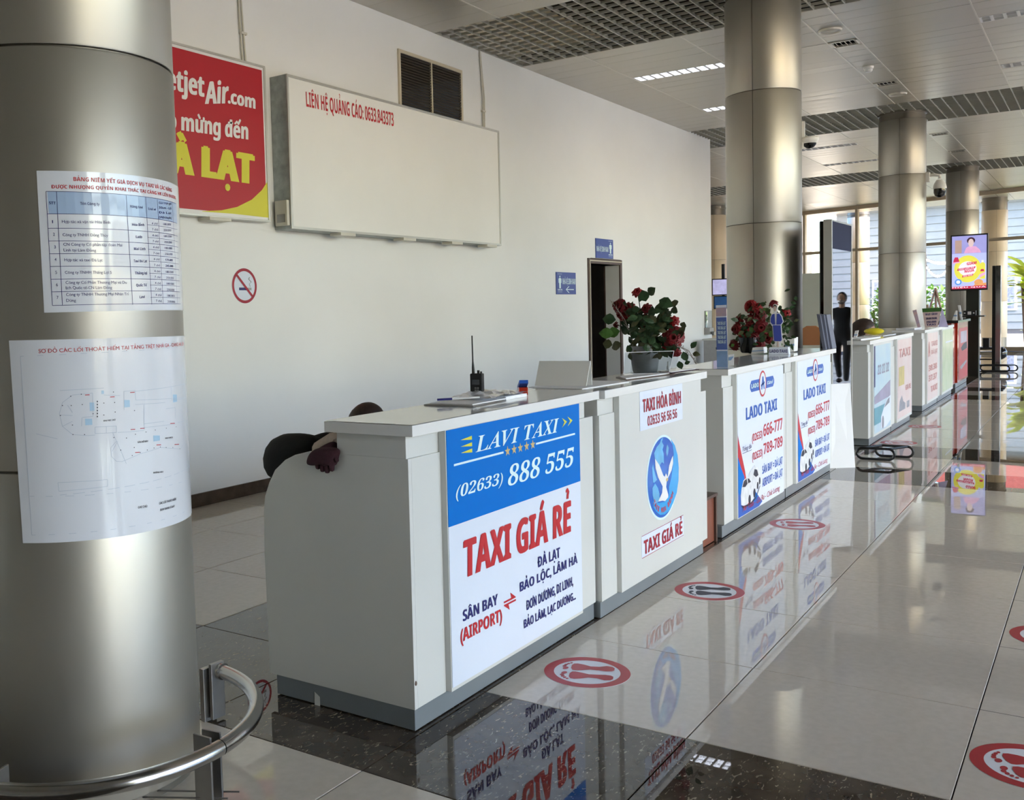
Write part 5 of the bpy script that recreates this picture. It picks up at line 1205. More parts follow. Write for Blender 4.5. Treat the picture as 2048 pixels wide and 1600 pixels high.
# figure cut-out on a name block
t = thing('figure_standee', 'cut-out hostess figure in blue on a small name block', 'standee', (8.15, 2.1, z3_))
PX = 8.18; A2 = lambda x, y: at((1400+x/7.314, 560+y/7.314), 0, PX)
nb = [A2(1000, 1080), A2(1300, 1075), A2(1290, 970), A2(1010, 975)]; dz = z3_-min(nb[0].z, nb[1].z)
up_ = Vector((0, 0, dz)); nb = [p+up_ for p in nb]; nb[0].z = nb[1].z = z3_
m = MB(); bk = Vector((.05, 0, 0)); m.add(nb+[p+bk for p in nb], [(3, 2, 1, 0), (4, 5, 6, 7), (0, 1, 5, 4), (1, 2, 6, 5), (2, 3, 7, 6), (3, 0, 4, 7)]); o = m.build('name_block', 'poster_white', t, bevel=.003)
m = MB(); mz = (nb[0]*.93+nb[1]*.07, nb[0]*.07+nb[1]*.93); hgt = (nb[3].z-nb[0].z); lay(m, 'LADO TAXI', mz[0]+Vector((-.001, 0, hgt*.28)), mz[1]+Vector((-.001, 0, hgt*.28)), mz[0]+Vector((-.001, 0, hgt*.70)), off=.003, bold=.03); m.build('lettering', 'navy_ink', o)
def cut(name, mat, pts, x, parent):
    m = MB(); P_ = [A2(*p)+up_ for p in pts]
    for p in P_: p.x = x
    n = len(P_); b = [p+Vector((.003, 0, 0)) for p in P_]; m.add(P_+b, [tuple(range(n-1, -1, -1)), tuple(range(n, 2*n))]+[(i, (i+1) % n, n+(i+1) % n, n+i) for i in range(n)]); return m.build(name, mat, parent)
cut('white_outline', 'white', [(1120, 965), (1110, 890), (1070, 880), (1055, 660), (1020, 620), (1020, 540), (1045, 485), (1080, 470), (1060, 400), (1070, 350), (1095, 338), (1125, 350), (1135, 400), (1120, 465), (1165, 472), (1200, 520), (1222, 600), (1190, 645), (1205, 870), (1185, 895), (1190, 965)], PX+.004, t)
cut('blue_suit', 'suit_blue' if 'suit_blue' in MATS else M('suit_blue', (.05, .08, .42), .5, var=.1) and 'suit_blue', [(1062, 640), (1032, 605), (1035, 545), (1055, 492), (1090, 482), (1100, 640)], PX, t)
cut('blue_suit', 'suit_blue', [(1118, 640), (1125, 482), (1160, 484), (1190, 525), (1210, 598), (1178, 640)], PX, t)
cut('blue_skirt', 'suit_blue', [(1065, 650), (1178, 650), (1195, 868), (1175, 885), (1085, 882)], PX, t)
cut('printed_face', 'skin_print' if 'skin_print' in MATS else M('skin_print', (.62, .48, .42), .5, var=.05) and 'skin_print', [(1078, 400), (1082, 370), (1095, 362), (1110, 370), (1116, 400), (1108, 440), (1096, 452), (1084, 438)], PX-.001, t)
cut('printed_hair', 'hair_dark', [(1076, 405), (1072, 365), (1095, 348), (1120, 365), (1121, 405), (1112, 376), (1095, 366), (1082, 378)], PX-.002, t)
cut('printed_legs', 'skin_print', [(1128, 965), (1130, 890), (1150, 890), (1152, 965)], PX-.001, t)
def boxat(name, lab, cat, pts, X, dpt, mat, group=None):
    c = [at(p, 0, X) for p in pts]; dz = z3_-min(p.z for p in c)
    for p in c: p.z += dz
    t = thing(name, lab, cat, (X, c[0].y, z3_), group); m = MB(); bk = Vector((dpt, 0, 0)); m.add(c+[p+bk for p in c], [(3, 2, 1, 0), (4, 5, 6, 7), (0, 1, 5, 4), (1, 2, 6, 5), (2, 3, 7, 6), (3, 0, 4, 7)]); m.build('body', mat, t, bevel=.002)
    n = Vector((-.001, 0, 0)); m = MB(); m.quad(c[0]*.6+c[3]*.4+n, c[1]*.6+c[3]*.4+n if False else (c[1]*.6+c[2]*.4)+n, (c[1]*.45+c[2]*.55)+n, (c[0]*.45+c[3]*.55)+n); m.build('printed_line', 'leaflet_sky', t); return t
boxat('card_box', 'low white box of cards left of the name block', 'box', ((1502, 711), (1528, 709), (1527, 697), (1505, 698)), 8.25, .10, 'white')
boxat('card_box', 'taller white box right of the hostess figure', 'box', ((1570, 706), (1588, 704), (1589, 676), (1570, 677)), 8.55, .12, 'cream_sign')
t = thing('folder_stack', 'grey folders leaning together at the counter end', 'folders', (9.2, 2.0, z3_))
for i, (x0, x1, xt0, xt1) in enumerate(((1645, 1652, 1633, 1640), (1651, 1658, 1641, 1648), (1657, 1665, 1648, 1653))):
    c = [at((x0, 698), 0, 9.18+.04*i), at((x1, 698), 0, 9.18+.04*i), at((xt1, 630), 0, 9.18+.04*i), at((xt0, 628+i), 0, 9.18+.04*i)]; dz = z3_-c[0].z
    for p in c: p.z += dz
    c[1].z = z3_; m = MB(); bk = Vector((.16, 0, 0)); m.add(c+[p+bk for p in c], [(3, 2, 1, 0), (4, 5, 6, 7), (0, 1, 5, 4), (1, 2, 6, 5), (2, 3, 7, 6), (3, 0, 4, 7)]); m.build('folder', 'folder_grey' if 'folder_grey' in MATS else (M('folder_grey', (.13, .14, .19), .4, var=.1) and 'folder_grey'), t, bevel=.002)
# fourth and fifth counters
z3_ = 1.1005
o = slab('paper_sheet', 'white', None, [(11.1, 2.05), (11.9, 2.0), (11.95, 2.2), (11.2, 2.28)], z3_, .01); tag(o, 'white papers on the pale blue car counter', 'paper')
o = slab('paper_sheet', 'paper', None, [(12.35, 2.05), (13.0, 2.02), (13.05, 2.2), (12.4, 2.26)], z3_, .006); tag(o, 'sheet on the pink and yellow poster counter', 'paper')
t = boxat('card_holder', 'small leaning white card on the pale blue car counter', 'card', ((1706, 671), (1713, 671), (1717, 654), (1710, 655)), 11.5, .02, 'white')
o = slab('paper_sheet', 'paper', None, [(14.95, 2.1), (15.45, 2.08), (15.45, 2.3), (15.0, 2.33)], z3_, .02); tag(o, 'stack of sheets on the price board counter', 'paper')
t = thing('price_board', 'price board with a green top edge, standing on a far counter', 'sign', (15.9, 2.1, z3_))
c = [at(p, 0, 15.75) for p in ((1850, 656), (1875, 654), (1884, 615), (1844, 617))]
dz = z3_-c[0].z
for p in c: p.z += dz
o = sheet('board', 'pink_print', t, c); L_ = lambda u, v: (c[0]*(1-u)+c[1]*u)*(1-v)+(c[3]*(1-u)+c[2]*u)*v
m = MB(); poly(m, [L_(0, .80), L_(1, .80), L_(1, 1), L_(0, 1)], .003); m.build('green_header', 'green_header' if 'green_header' in MATS else (M('green_header', (.05, .16, .03), .5, var=.1) and 'green_header'), o)
m = MB()
for s_, v in (('ĐÀ LẠT = SÂN BAY', .64), ('200.000 250.000', .42), ('250.000', .24), ('TAXI', .10)): lay(m, s_, L_(.15, v), L_(.85, v), L_(.15, v+.10), off=.004, bold=.04)
m.build('lettering', 'navy_ink', o)
m = MB(); e = [c[1]+Vector((.1, 0, 0)), at((1897, 650), 0, 16.0), c[2]]; e[1].z = z3_; m.add(e, [(0, 1, 2)]); m.build('side_flap', 'violet_print', t)
t = thing('leaflet_stand', 'leaning pink leaflet left of the price board', 'leaflet', (15.5, 2.1, z3_))
c = [at(p, 0, 15.5) for p in ((1836, 652), (1842, 652), (1833, 614), (1825, 616))]; dz = z3_-c[0].z
for p in c: p.z += dz
sheet('panel', 'leaflet_pink', t, c, t=.01)
z3_ = 1.1405
for (pts, X, lab) in ((((1921, 641), (1925, 641), (1920, 612), (1915, 612)), 19.4, 'thin upright white card on the far red counter'), (((1904, 643), (1914, 643), (1914, 624), (1911, 624)), 19.2, 'grey wedge stand on the far red counter')):
    boxat('card_holder', lab, 'card', pts, X, .04, 'cream_sign')
# ================================================================== KIOSK
kz = 2.255; A_ = at((1663, 438), 2, kz); ya = A_.y; xk0 = A_.x; B_ = at((1704, 452), 1, ya); xk1 = B_.x
t = thing('advert_kiosk', 'tall black advertising kiosk with silver edge behind the counters', 'kiosk', ((xk0+xk1)/2, ya, 0))
m = MB(); m.box(xk0+.02, xk1-.02, ya+.012, ya+.11, .01, kz-.01); m.build('cabinet', 'gloss_black', t, bevel=.01)
m = MB(); m.box(xk0-.003, xk0+.02, ya-.004, ya+.07, 0, kz); m.box(xk1-.02, xk1, ya-.002, ya+.06, 0, kz); m.box(xk0, xk1, ya, ya+.06, kz-.015, kz); m.build('frame', 'alu', t, bevel=.003)
mk, tk, bk_ = newmat('kiosk_glass'); bk_.inputs['Base Color'].default_value = (.36, .36, .37, 1); bk_.inputs['Metallic'].default_value = 1; bk_.inputs['Roughness'].default_value = .02; MATS['kiosk_glass'] = mk
m = MB(); m.box(xk0+.02, xk1-.02, ya+.004, ya+.013, .02, 1.99); m.build('glass_front', 'kiosk_glass', t)
M('kiosk_navy', (.010, .015, .055), .5, var=.1, spec=.1)
m = MB(); m.box(xk0+.02, xk1-.02, ya+.004, ya+.013, 1.99, kz-.015); m.build('screen_header', 'kiosk_navy', t)
m = MB(); m.box(xk0-.05, xk1+.05, ya-.10, ya+.22, 0, .02); m.build('base', 'brushed', t, bevel=.004)
# ================================================================== ADVERT SCREEN on its stand
X = 22.0; c = [at((1901, 583), 0, X), at((1975.5, 578.5), 0, X-.0), at((1975.5, 466), 0, X), at((1901, 471), 0, X)]
c[1].x = c[2].x = X
t = thing('advert_screen', 'lit advert screen on a dark stand, yellow soap advert', 'screen', (X, 2.0, 0))
zb, ztp = (c[0].z+c[1].z)/2, (c[2].z+c[3].z)/2; yl, yr = c[0].y, c[1].y
m = MB(); m.box(X+.002, X+.09, yr, yl, zb, ztp); m.build('casing', 'black', t, bevel=.005)
M('scr_sky', (.50, .55, .92), .3, emit=0.223, var=.1, vscale=2); M('scr_violet', (.36, .36, .74), .3, emit=0.223, var=.15, vscale=3); M('scr_yellow', (.80, .76, .10), .3, emit=0.223, var=.08, vscale=5); M('scr_red', (.62, .03, .10), .3, emit=0.198, var=.1); M('scr_pink', (.80, .42, .68), .3, emit=0.216, var=.2, vscale=8); M('scr_white', (.85, .86, .95), .3, emit=0.216, var=.02); M('scr_skin', (.80, .62, .62), .3, emit=0.198, var=.05); M('scr_dark', (.08, .03, .07), .4, emit=0.108, var=.1); M('scr_blue', (.10, .32, .78), .3, emit=0.216, var=.1); M('scr_orange', (.85, .42, .16), .3, emit=0.198, var=.2, vscale=9); M('scr_tan', (.55, .38, .34), .3, emit=0.180, var=.1)
sw, sh_ = yl-yr, ztp-zb; xs = X
Q = lambda u, v: Vector((xs-.002, yl-sw*u, zb+sh_*v))      # u to the right, v up
def spot(name, mat, pts, o_, parent): m = MB(); poly(m, [Q(*p) for p in pts], o_, Vector((-1, 0, 0))); return m.build(name, mat, parent)
scr = spot('picture', 'scr_sky', [(.035, .03), (.965, .03), (.965, .975), (.035, .975)], 0, t)
spot('top_scene', 'scr_violet', [(.035, .66), (.965, .66), (.965, .975), (.035, .975)], .002, scr)
spot('brown_door', 'scr_tan', [(.12, .67), (.30, .67), (.30, .90), (.12, .90)], .004, scr)
spot('pink_shoulders', 'scr_pink', [(.36, .665), (.42, .76), (.50, .79), (.68, .78), (.78, .72), (.82, .665)], .004, scr)
E2 = lambda cu, cv, ru, rv, n=20, a0=0, a1=2*PI: [(cu+ru*math.cos(a0+(a1-a0)*k/n), cv+rv*math.sin(a0+(a1-a0)*k/n)) for k in range(n+(0 if abs(a1-a0) > 6 else 1))]
spot('dark_hair', 'scr_dark', E2(.55, .885, .11, .06), .006, scr); spot('face', 'scr_skin', E2(.55, .845, .075, .072), .008, scr)
spot('yellow_burst', 'scr_yellow', E2(.46, .385, .36, .24, 40), .004, scr); spot('soft_centre', 'scr_white', E2(.46, .39, .24, .13, 40), .006, scr)
spot('red_crown', 'scr_red', [(.07, .50), (.09, .56), (.12, .60), (.20, .60), (.24, .52)], .006, scr); spot('crown_banner', 'scr_pink', [(.06, .485), (.25, .50), (.25, .52), (.06, .51)], .008, scr)
spot('red_label', 'scr_red', [(.18, .355), (.66, .39), (.68, .425), (.20, .395)], .010, scr); spot('red_label', 'scr_red', [(.31, .235), (.60, .26), (.62, .295), (.33, .27)], .010, scr)
m = MB(); lay(m, 'GIẢM', Q(.44, .45), Q(.70, .465), Q(.44, .50), off=.010, bold=.06); lay(m, 'NGỨA', Q(.38, .315), Q(.64, .335), Q(.38, .365), off=.010, bold=.06); m.build('lettering', 'scr_red', scr)
m = MB(); lay(m, 'CHO LÀN DA', Q(.22, .367), Q(.64, .398), Q(.22, .39), off=.014, bold=.03); lay(m, 'DỊU NHẸ', Q(.35, .245), Q(.59, .266), Q(.35, .268), off=.014, bold=.03); lay(m, 'HIỆU QUẢ', Q(.05, .045), Q(.95, .05), Q(.05, .065), off=.014, bold=.02); m.build('lettering', 'scr_white', scr)
spot('round_seal', 'scr_blue', E2(.21, .155, .095, .055), .006, scr); spot('seal_centre', 'scr_white', E2(.21, .155, .055, .032), .008, scr)
spot('bottle', 'scr_yellow', [(.79, .20), (.93, .20), (.93, .46), (.89, .49), (.83, .49), (.79, .46)], .008, scr); spot('bottle_cap', 'scr_white', [(.83, .49), (.89, .49), (.89, .53), (.83, .53)], .008, scr)
spot('bottle_label', 'scr_red', [(.80, .33), (.91, .33), (.89, .37), (.82, .37)], .010, scr); spot('bottle_band', 'scr_pink', [(.79, .22), (.93, .27), (.93, .32), (.79, .28)], .010, scr)
spot('orange_fruit', 'scr_orange', E2(.76, .14, .12, .055), .009, scr); spot('orange_base', 'scr_orange', [(.62, .075), (.96, .085), (.96, .13), (.66, .11)], .007, scr); spot('bottom_band', 'scr_red', [(.035, .03), (.965, .03), (.965, .085), (.035, .070)], .011, scr)
# dark post with shelf and small panel
a = at((1932, 600), 0, X+.1); b = at((1958, 600), 0, X+.1)
m = MB(); m.box(X+.09, X+.33, b.y, a.y, .0, zb+.3); m.build('post', 'post_dark' if 'post_dark' in MATS else (M('post_dark', (.03, .032, .024), .3, metal=.3, var=.1) and 'post_dark'), t, bevel=.006)
s0 = at((1922, 633), 0, X-.1); s1 = at((1970, 634), 0, X-.1)
m = MB(); m.box(X-.22, X+.09, s1.y, s0.y, s0.z-.01, s0.z+.012); m.build('glass_shelf', 'post_dark', t, bevel=.002)
s2 = at((1927, 631), 0, X-.05); s3 = at((1952, 626), 0, X-.05)
m = MB(); m.box(X-.10, X+.08, s3.y, s2.y, s2.z, s2.z+.09); o = m.build('control_panel', 'black', t, bevel=.003)
m = MB()
for f in (.12, .5, .84):
    yy = s2.y+(s3.y-s2.y)*f; h_ = .03 if f == .5 else .012; m.box(X-.104, X-.10, yy-h_, yy+h_, s2.z+.045-h_, s2.z+.045+h_)
m.build('panel_buttons', 'white', o)
# trolleys / looped metal feet near the stand
def loop(name, lab, pa, z, L_, w, r=.018, mat='black', cat='rack', ext=()):
    t = thing(name, lab, cat, (pa.x, pa.y, 0), 'bent tube racks')
    for k in range(2):
        m = MB(); x0 = pa.x+.25*k; y0 = pa.y-.12*k; pts = []
        for i in range(9): a = PI/2+PI*i/8; pts.append((x0, y0+w*math.cos(a)*1, z+w+w*math.sin(a)))
        pts = [(x0, y0-L_+w*math.cos(-PI/2+PI*i/8)*-1, z+w+w*math.sin(-PI/2+PI*i/8)) for i in range(9)]+[(x0, y0+w*math.cos(PI/2+PI*i/8)*-1, z+w+w*math.sin(PI/2+PI*i/8)) for i in range(9)]
        m.tube(pts, r, 8, closed=True); m.build('tube_frame', mat, t)
    m = MB(); m.tube([(pa.x, pa.y, z+2*w), (pa.x+.25, pa.y-.12, z+2*w)], r, 8); m.tube([(pa.x, pa.y-L_, z+2*w), (pa.x+.25, pa.y-.12-L_, z+2*w)], r, 8); m.build('cross_tube', mat, t)
    return t
pa = at((1972, 736), 2, 0)
loop('tube_rack', 'low bent tube rack on the floor by the screen stand', Vector((23.2, 2.15, 0)), .02, .52, .06, r=.015)
loop('tube_rack', 'dark tube rack beside the leaning white board', Vector((10.15, 1.86, 0)), .01, .22, .05, r=.012)
# trolley stands behind the rack
t = thing('luggage_trolley', 'dark trolley with rounded top by the screen stand', 'trolley', (23.5, 2.2, 0))
m = MB(); a = at((1990, 718), 0, 23.4); m.ball((24.5, a.y, .33), .16, .14, .14, 14, 8); m.build('bucket', 'gloss_black', t)
a = at((1962, 705), 0, 23.4); m = MB(); m.box(24.3, 24.65, a.y-.32, a.y+.30, .42, .46); m.build('tray', 'black', t, bevel=.005)
m = MB()
for dy in (-.25, .25): m.tube([(24.45, a.y+dy, .42), (24.45, a.y+dy*.7, .0)], .02, 8)
m.tube([(24.45, a.y+.25, .2), (24.45, a.y-.25, .2)], .015, 8); m.build('legs', 'black', t)
m = MB(); m.obox((24.45, a.y+.0, .555), .03, .06, .10, I3); m.build('handle_grip', 'black', t, bevel=.01)
# slim lit post (glass gate edge)
a = at((1995, 531), 0, 23.8)
t = thing('gate_post', 'slim dark and silver post right of the screen', 'post', (23.8, a.y, 0))
m = MB(); m.box(23.8, 23.95, a.y+.03, a.y+.09, 0, 2.16); m.build('dark_side', 'black', t, bevel=.004)
m = MB(); m.box(23.79, 23.95, a.y-.06, a.y+.03, 0, 2.16); m.build('silver_side', 'steel', t, bevel=.004)
# wall screens beyond the wall end
M('tv_sky', (.52, .50, .78), .3, emit=.22, var=.7, vscale=5, vcol=(.10, .09, .2)); M('tv_blue', (.02, .08, .22), .3, emit=.15, var=.4, vscale=5)
for (px0, py0, px1, py1, X_, mt, lab) in ((1423.5, 558, 1462, 590, 20, 'tv_sky', 'screen with a pale violet picture beyond the wall end'), (1427, 592, 1462, 617, 20.1, 'tv_blue', 'dark blue screen below the violet one')):
    a = at((px0, py0), 0, X_); b = at((px1, py1), 0, X_)
    t = thing('wall_screen', lab, 'screen', (X_, a.y, b.z), 'screens beyond the wall end')
    m = MB(); m.box(X_, X_+.06, b.y, a.y, b.z, a.z); m.build('casing', 'black', t, bevel=.004)
    m = MB(); m.quad((X_-.002, b.y+.02, b.z+.02), (X_-.002, a.y-.02, b.z+.02), (X_-.002, a.y-.02, a.z-.02), (X_-.002, b.y+.02, a.z-.02)); m.build('picture', mt, t)
    if mt == 'tv_blue':
        m = MB(); m.box(X_+.06, X_+.12, b.y+.2, a.y-.2, 0, b.z+.9); m.build('stand', 'black', t)
# orange waiting chairs
def chair(px, py, X_, lab):
    c = at((px, py), 0, X_); t = thing('waiting_chair', lab, 'chair', (X_, c.y, 0), 'orange waiting chairs')
    s = .42; y = c.y
    m = MB(); m.box(X_-.22, X_+.2, y-.24, y+.24, s-.02, s+.02); m.build('seat', 'orange_plastic', t, bevel=.015)
    m = MB(); pr = [(y-.23, .55), (y+.23, .55), (y+.24, .80), (y+.19, .93), (y+.10, .99), (y-.10, .99), (y-.19, .93), (y-.24, .80)]; m.prism(pr, 0, X_+.2, X_+.23); m.build('backrest', 'orange_plastic', t, bevel=.01)
    for dx in (-.18, .18):
        for dy in (-.2, .2):
            m = MB(); m.tube([(X_+dx, y+dy, s-.02), (X_+dx*1.1, y+dy*1.05, 0)], .013, 6); m.build('leg', 'brushed', t)
    m = MB(); m.tube([(X_-.2, y-.25, s-.03), (X_-.2, y+.25, s-.03)], .012, 6); m.tube([(X_+.21, y-.2, s), (X_+.22, y-.2, .6)], .012, 6); m.tube([(X_+.21, y+.2, s), (X_+.22, y+.2, .6)], .012, 6); m.build('frame_rail', 'brushed', t)
chair(1618, 690, 23.6, 'orange waiting chair seen right of the second column')
# ================================================================== PEOPLE
def skin_body(name, J, E_, mat, parent, sub=2, root=0):
    me = bpy.data.meshes.new(name); off = wloc(parent) if parent else Vector(); me.from_pydata([Vector(p[0])-off for p in J], E_, []); me.update()
    o = bpy.data.objects.new(name, me); C.objects.link(o); o.parent = parent
    sk = o.modifiers.new('skin', 'SKIN'); sk.use_smooth_shade = True; sk.branch_smoothing = .3
    for i, p in enumerate(J):
        r = p[1]; me.skin_vertices[0].data[i].radius = (r, r) if not isinstance(r, tuple) else r
        me.skin_vertices[0].data[i].use_root = (i == root)
    s = o.modifiers.new('sub', 'SUBSURF'); s.levels = sub; s.render_levels = sub
    me.materials.append(MATS[mat]); return o
def head(parent, c, fwd, up=(0, 0, 1), skin='skin', hair='hair_dark', r=.092, mask=False):
    c = Vector(c); f = Vector(fwd).normalized(); up = Vector(up); s = f.cross(up).normalized(); u = s.cross(f)
    B = Matrix((s, f, u)).transposed()
    fn = lambda p: B @ Vector((p.x*(1-.12*max(0, -p.z/r)), p.y*(1-.05*max(0, -p.z/r)), p.z))
    m = MB(); m.ball(c, r*.80, r*.95, r*1.22, 20, 14, fn)
    m.ball(c+B@Vector((0, r*.93, -r*.12)), r*.13, r*.2, r*.2, 8, 6, lambda p: B@p)
    for k in (-1, 1): m.ball(c+B@Vector((k*r*.80, 0, -r*.08)), r*.08, r*.16, r*.26, 8, 6, lambda p: B@p)
    hd = m.build('head', skin, parent)
    m = MB(); 
    for k in (-1, 1): m.ball(c+B@Vector((k*r*.30, r*.80, r*.06)), r*.11, r*.08, r*.07, 8, 6, lambda p: B@p)
    m.build('eyes', 'hair_dark', hd)
    if mask:
        m = MB(); m.ball(c+B@Vector((0, r*.30, -r*.50)), r*.70, r*.75, r*.55, 14, 9, lambda p: B@p); m.build('face_mask', 'brushed', hd)
    else:
        m = MB(); m.ball(c+B@Vector((0, r*.84, -r*.50)), r*.25, r*.07, r*.06, 10, 5, lambda p: B@p); m.build('mouth', 'wine_cloth', hd)
    m = MB(); m.ball(c+B@Vector((0, -r*.16, r*.20)), r*.92, r*1.02, r*1.16, 20, 12, lambda p: B@(p if p.y < r*.62 else Vector((p.x, r*.62, p.z)))); m.build('hair', hair, hd)
    return hd
def hand(parent, wrist, d, palm_n, mat, k=1.0, curl=.5):
    w = Vector(wrist); d = Vector(d).normalized(); n = Vector(palm_n); n = (n-d*n.dot(d)).normalized(); s = d.cross(n)
    J = [(w-d*.02, .026*k), (w+d*.035*k, (.036*k, .018*k)), (w+d*.075*k, (.038*k, .016*k))]; E_ = [(0, 1), (1, 2)]
    o = skin_body('hand', J, E_, mat, parent, 1)
    for i, (off, L_) in enumerate(((-.028, .068), (-.010, .078), (.010, .073), (.028, .056))):
        b = w+d*.07*k+s*off*k; p1 = b+(d*.5+n*curl*.4).normalized()*L_*.5*k; p2 = p1+(d*(1-curl)+n*curl*1.2).normalized()*L_*.33*k; p3 = p2+(d*(.8-curl)+n*curl*1.6).normalized()*L_*.25*k
        f = skin_body('finger', [(b-d*.02, .010*k), (p1, .0095*k), (p2, .0085*k), (p3, .007*k)], [(0, 1), (1, 2), (2, 3)], mat, o, 1)
    b = w+d*.02*k-s*.028*k; p1 = b+(d*.6-s*.8+n*.2).normalized()*.035*k; p2 = p1+(d*.9-s*.3+n*.4).normalized()*.03*k
    skin_body('thumb', [(b, .012*k), (p1, .010*k), (p2, .008*k)], [(0, 1), (1, 2)], mat, o, 1)
    return o
# 1. person slumped over the desk behind the nearest counter
t = thing('person', 'person slumped over the first desk in black jacket and wine glove', 'person', (3.55, 3.2, 0))
J = [((3.55, 3.00, .54), .14), ((3.50, 2.98, .72), .13), ((3.42, 2.88, .86), .14), ((3.42, 2.80, .93), .075), ((3.26, 2.89, .87), .09), ((3.12, 2.865, .870), .108), ((3.04, 2.75, .930), .100), ((3.00, 2.60, .945), .088), ((2.975, 2.50, .952), .066),
     ((3.58, 2.80, .86), .08), ((3.70, 2.62, .84), .062), ((3.62, 2.46, .80), .05),
     ((3.42, 2.86, .52), .09), ((3.40, 2.60, .52), .07), ((3.40, 2.62, .12), .05), ((3.64, 2.86, .52), .09), ((3.66, 2.60, .52), .07), ((3.66, 2.62, .12), .05)]
E_ = [(0, 1), (1, 2), (2, 3), (2, 4), (4, 5), (5, 6), (6, 7), (7, 8), (2, 9), (9, 10), (10, 11), (0, 12), (12, 13), (13, 14), (0, 15), (15, 16), (16, 17)]
skin_body('body', J, E_, 'black_cloth', t)
hp = at((741, 826), 0, 3.47); head(t, (3.47, 2.66, .985), (-.2, -.75, -.55), (-.1, -.5, .8), hair='hair')
m = MB(); m.tube([(2.965, 2.50, .965), (2.93, 2.41, 1.005), (2.895, 2.345, 1.018), (2.86, 2.325, 1.008)], [.044, .042, .038, .032], 14); m.build('cuff', 'beige_cloth', t)
hn = skin_body('glove', [((2.865, 2.33, 1.005), .026), ((2.835, 2.345, 1.000), .028), ((2.808, 2.375, .978), (.034, .026)), ((2.792, 2.40, .962), (.030, .022))], [(0, 1), (1, 2), (2, 3)], 'wine_cloth', t, 2)
m = MB(); m.sm = True
# broad folded glove back over the panel edge
gl = [at((500+a/5, 780+b/5), 0, 2.79) for a, b in ((600, 590), (740, 568), (870, 575), (892, 620), (862, 690), (852, 755), (815, 768), (795, 740), (780, 775), (745, 765), (720, 740), (640, 762), (565, 755), (552, 715))]
cen = sum(gl, Vector())/len(gl); fr = [cen+(p-cen)*.78+Vector((-.020, 0, 0)) for p in gl]; bk = [p+Vector((.030, 0, 0)) for p in gl]; n_ = len(gl)
m.add(fr+gl+bk+[cen+Vector((-.027, 0, 0))], [(i, (i+1) % n_, 3*n_) for i in range(n_)]+[(n_+i, n_+(i+1) % n_, (i+1) % n_, i) for i in range(n_)]+[(2*n_+i, 2*n_+(i+1) % n_, n_+(i+1) % n_, n_+i) for i in range(n_)]+[tuple(2*n_+i for i in range(n_))])
o = m.build('glove_back', 'wine_cloth', hn); s = o.modifiers.new('sub', 'SUBSURF'); s.levels = 2; s.render_levels = 2
for i, (y_, L_) in enumerate(((2.375, .045), (2.352, .055), (2.330, .060), (2.308, .050))):
    skin_body('finger', [((2.800, y_, .965), .012), ((2.787, y_-.002, .955-L_*.3), .012), ((2.788, y_-.004, .955-L_*.7), .010)], [(0, 1), (1, 2)], 'wine_cloth', hn, 1)
skin_body('thumb', [((2.80, 2.30, .985), .012), ((2.788, 2.285, .972), .011), ((2.788, 2.275, .958), .009)], [(0, 1), (1, 2)], 'wine_cloth', hn, 1)
t = thing('stool', 'dark stool under the slumped person', 'stool', (3.55, 2.98, 0))
m = MB(); m.lathe([(0, .42), (.16, .42), (.17, .40), (.16, .37), (0, .37)], (3.55, 2.98, 0), 24); m.build('seat', 'black', t)
for a in range(4):
    m = MB(); a = a*PI/2+.4; m.tube([(3.55+.11*math.cos(a), 2.98+.11*math.sin(a), .37), (3.55+.15*math.cos(a), 2.98+.15*math.sin(a), 0)], .013, 8); m.build('leg', 'brushed', t)
# 2. man walking beyond the right edge, mirrored in the kiosk glass
def walker(x, y, lab, h=1.66):
    t = thing('person', lab, 'person', (x, y, 0)); k = h/1.7
    z = lambda v: v*k
    J = [((x, y, z(.92)), .14*k), ((x, y, z(1.12)), .13*k), ((x-.01, y, z(1.32)), .15*k), ((x-.02, y, z(1.46)), .06*k), ((x, y+.18, z(1.38)), .075*k), ((x+.05, y+.25, z(1.10)), .052*k), ((x-.08, y+.26, z(.88)), .042*k), ((x, y-.18, z(1.38)), .075*k), ((x+.03, y-.26, z(1.12)), .052*k), ((x+.02, y-.24, z(.88)), .042*k),
         ((x-.02, y+.10, z(.86)), .10*k), ((x-.16, y+.10, z(.50)), .07*k), ((x-.20, y+.10, z(.10)), .048*k), ((x+.02, y-.10, z(.86)), .10*k), ((x+.08, y-.10, z(.48)), .07*k), ((x+.26, y-.10, z(.14)), .048*k)]
    E_ = [(0, 1), (1, 2), (2, 3), (2, 4), (4, 5), (5, 6), (2, 7), (7, 8), (8, 9), (0, 10), (10, 11), (11, 12), (0, 13), (13, 14), (14, 15)]
    skin_body('body', J, E_, 'black_cloth', t)
    m = MB(); m.tube([(x-.02, y, z(1.44)), (x-.03, y, z(1.54))], .05*k, 12); m.build('neck', 'skin', t)
    head(t, (x-.035, y, z(1.60)), (-1, 0, 0), mask=True)
    hand(t, (x-.10, y+.26, z(.84)), (-.1, 0, -1), (-.6, -.6, 0), 'skin'); hand(t, (x+.02, y-.24, z(.84)), (0, 0, -1), (-.6, .6, 0), 'skin')
    for yy, xx, zz in ((.10, -.24, .04), (-.10, .22, .09)):
        m = MB(); m.ball((x+xx, y+yy, zz), .13, .05, .045, 12, 8); m.build('shoe', 'gloss_black', t)
walker(19.0, .27, 'person in dark suit and mask mirrored in the kiosk glass')
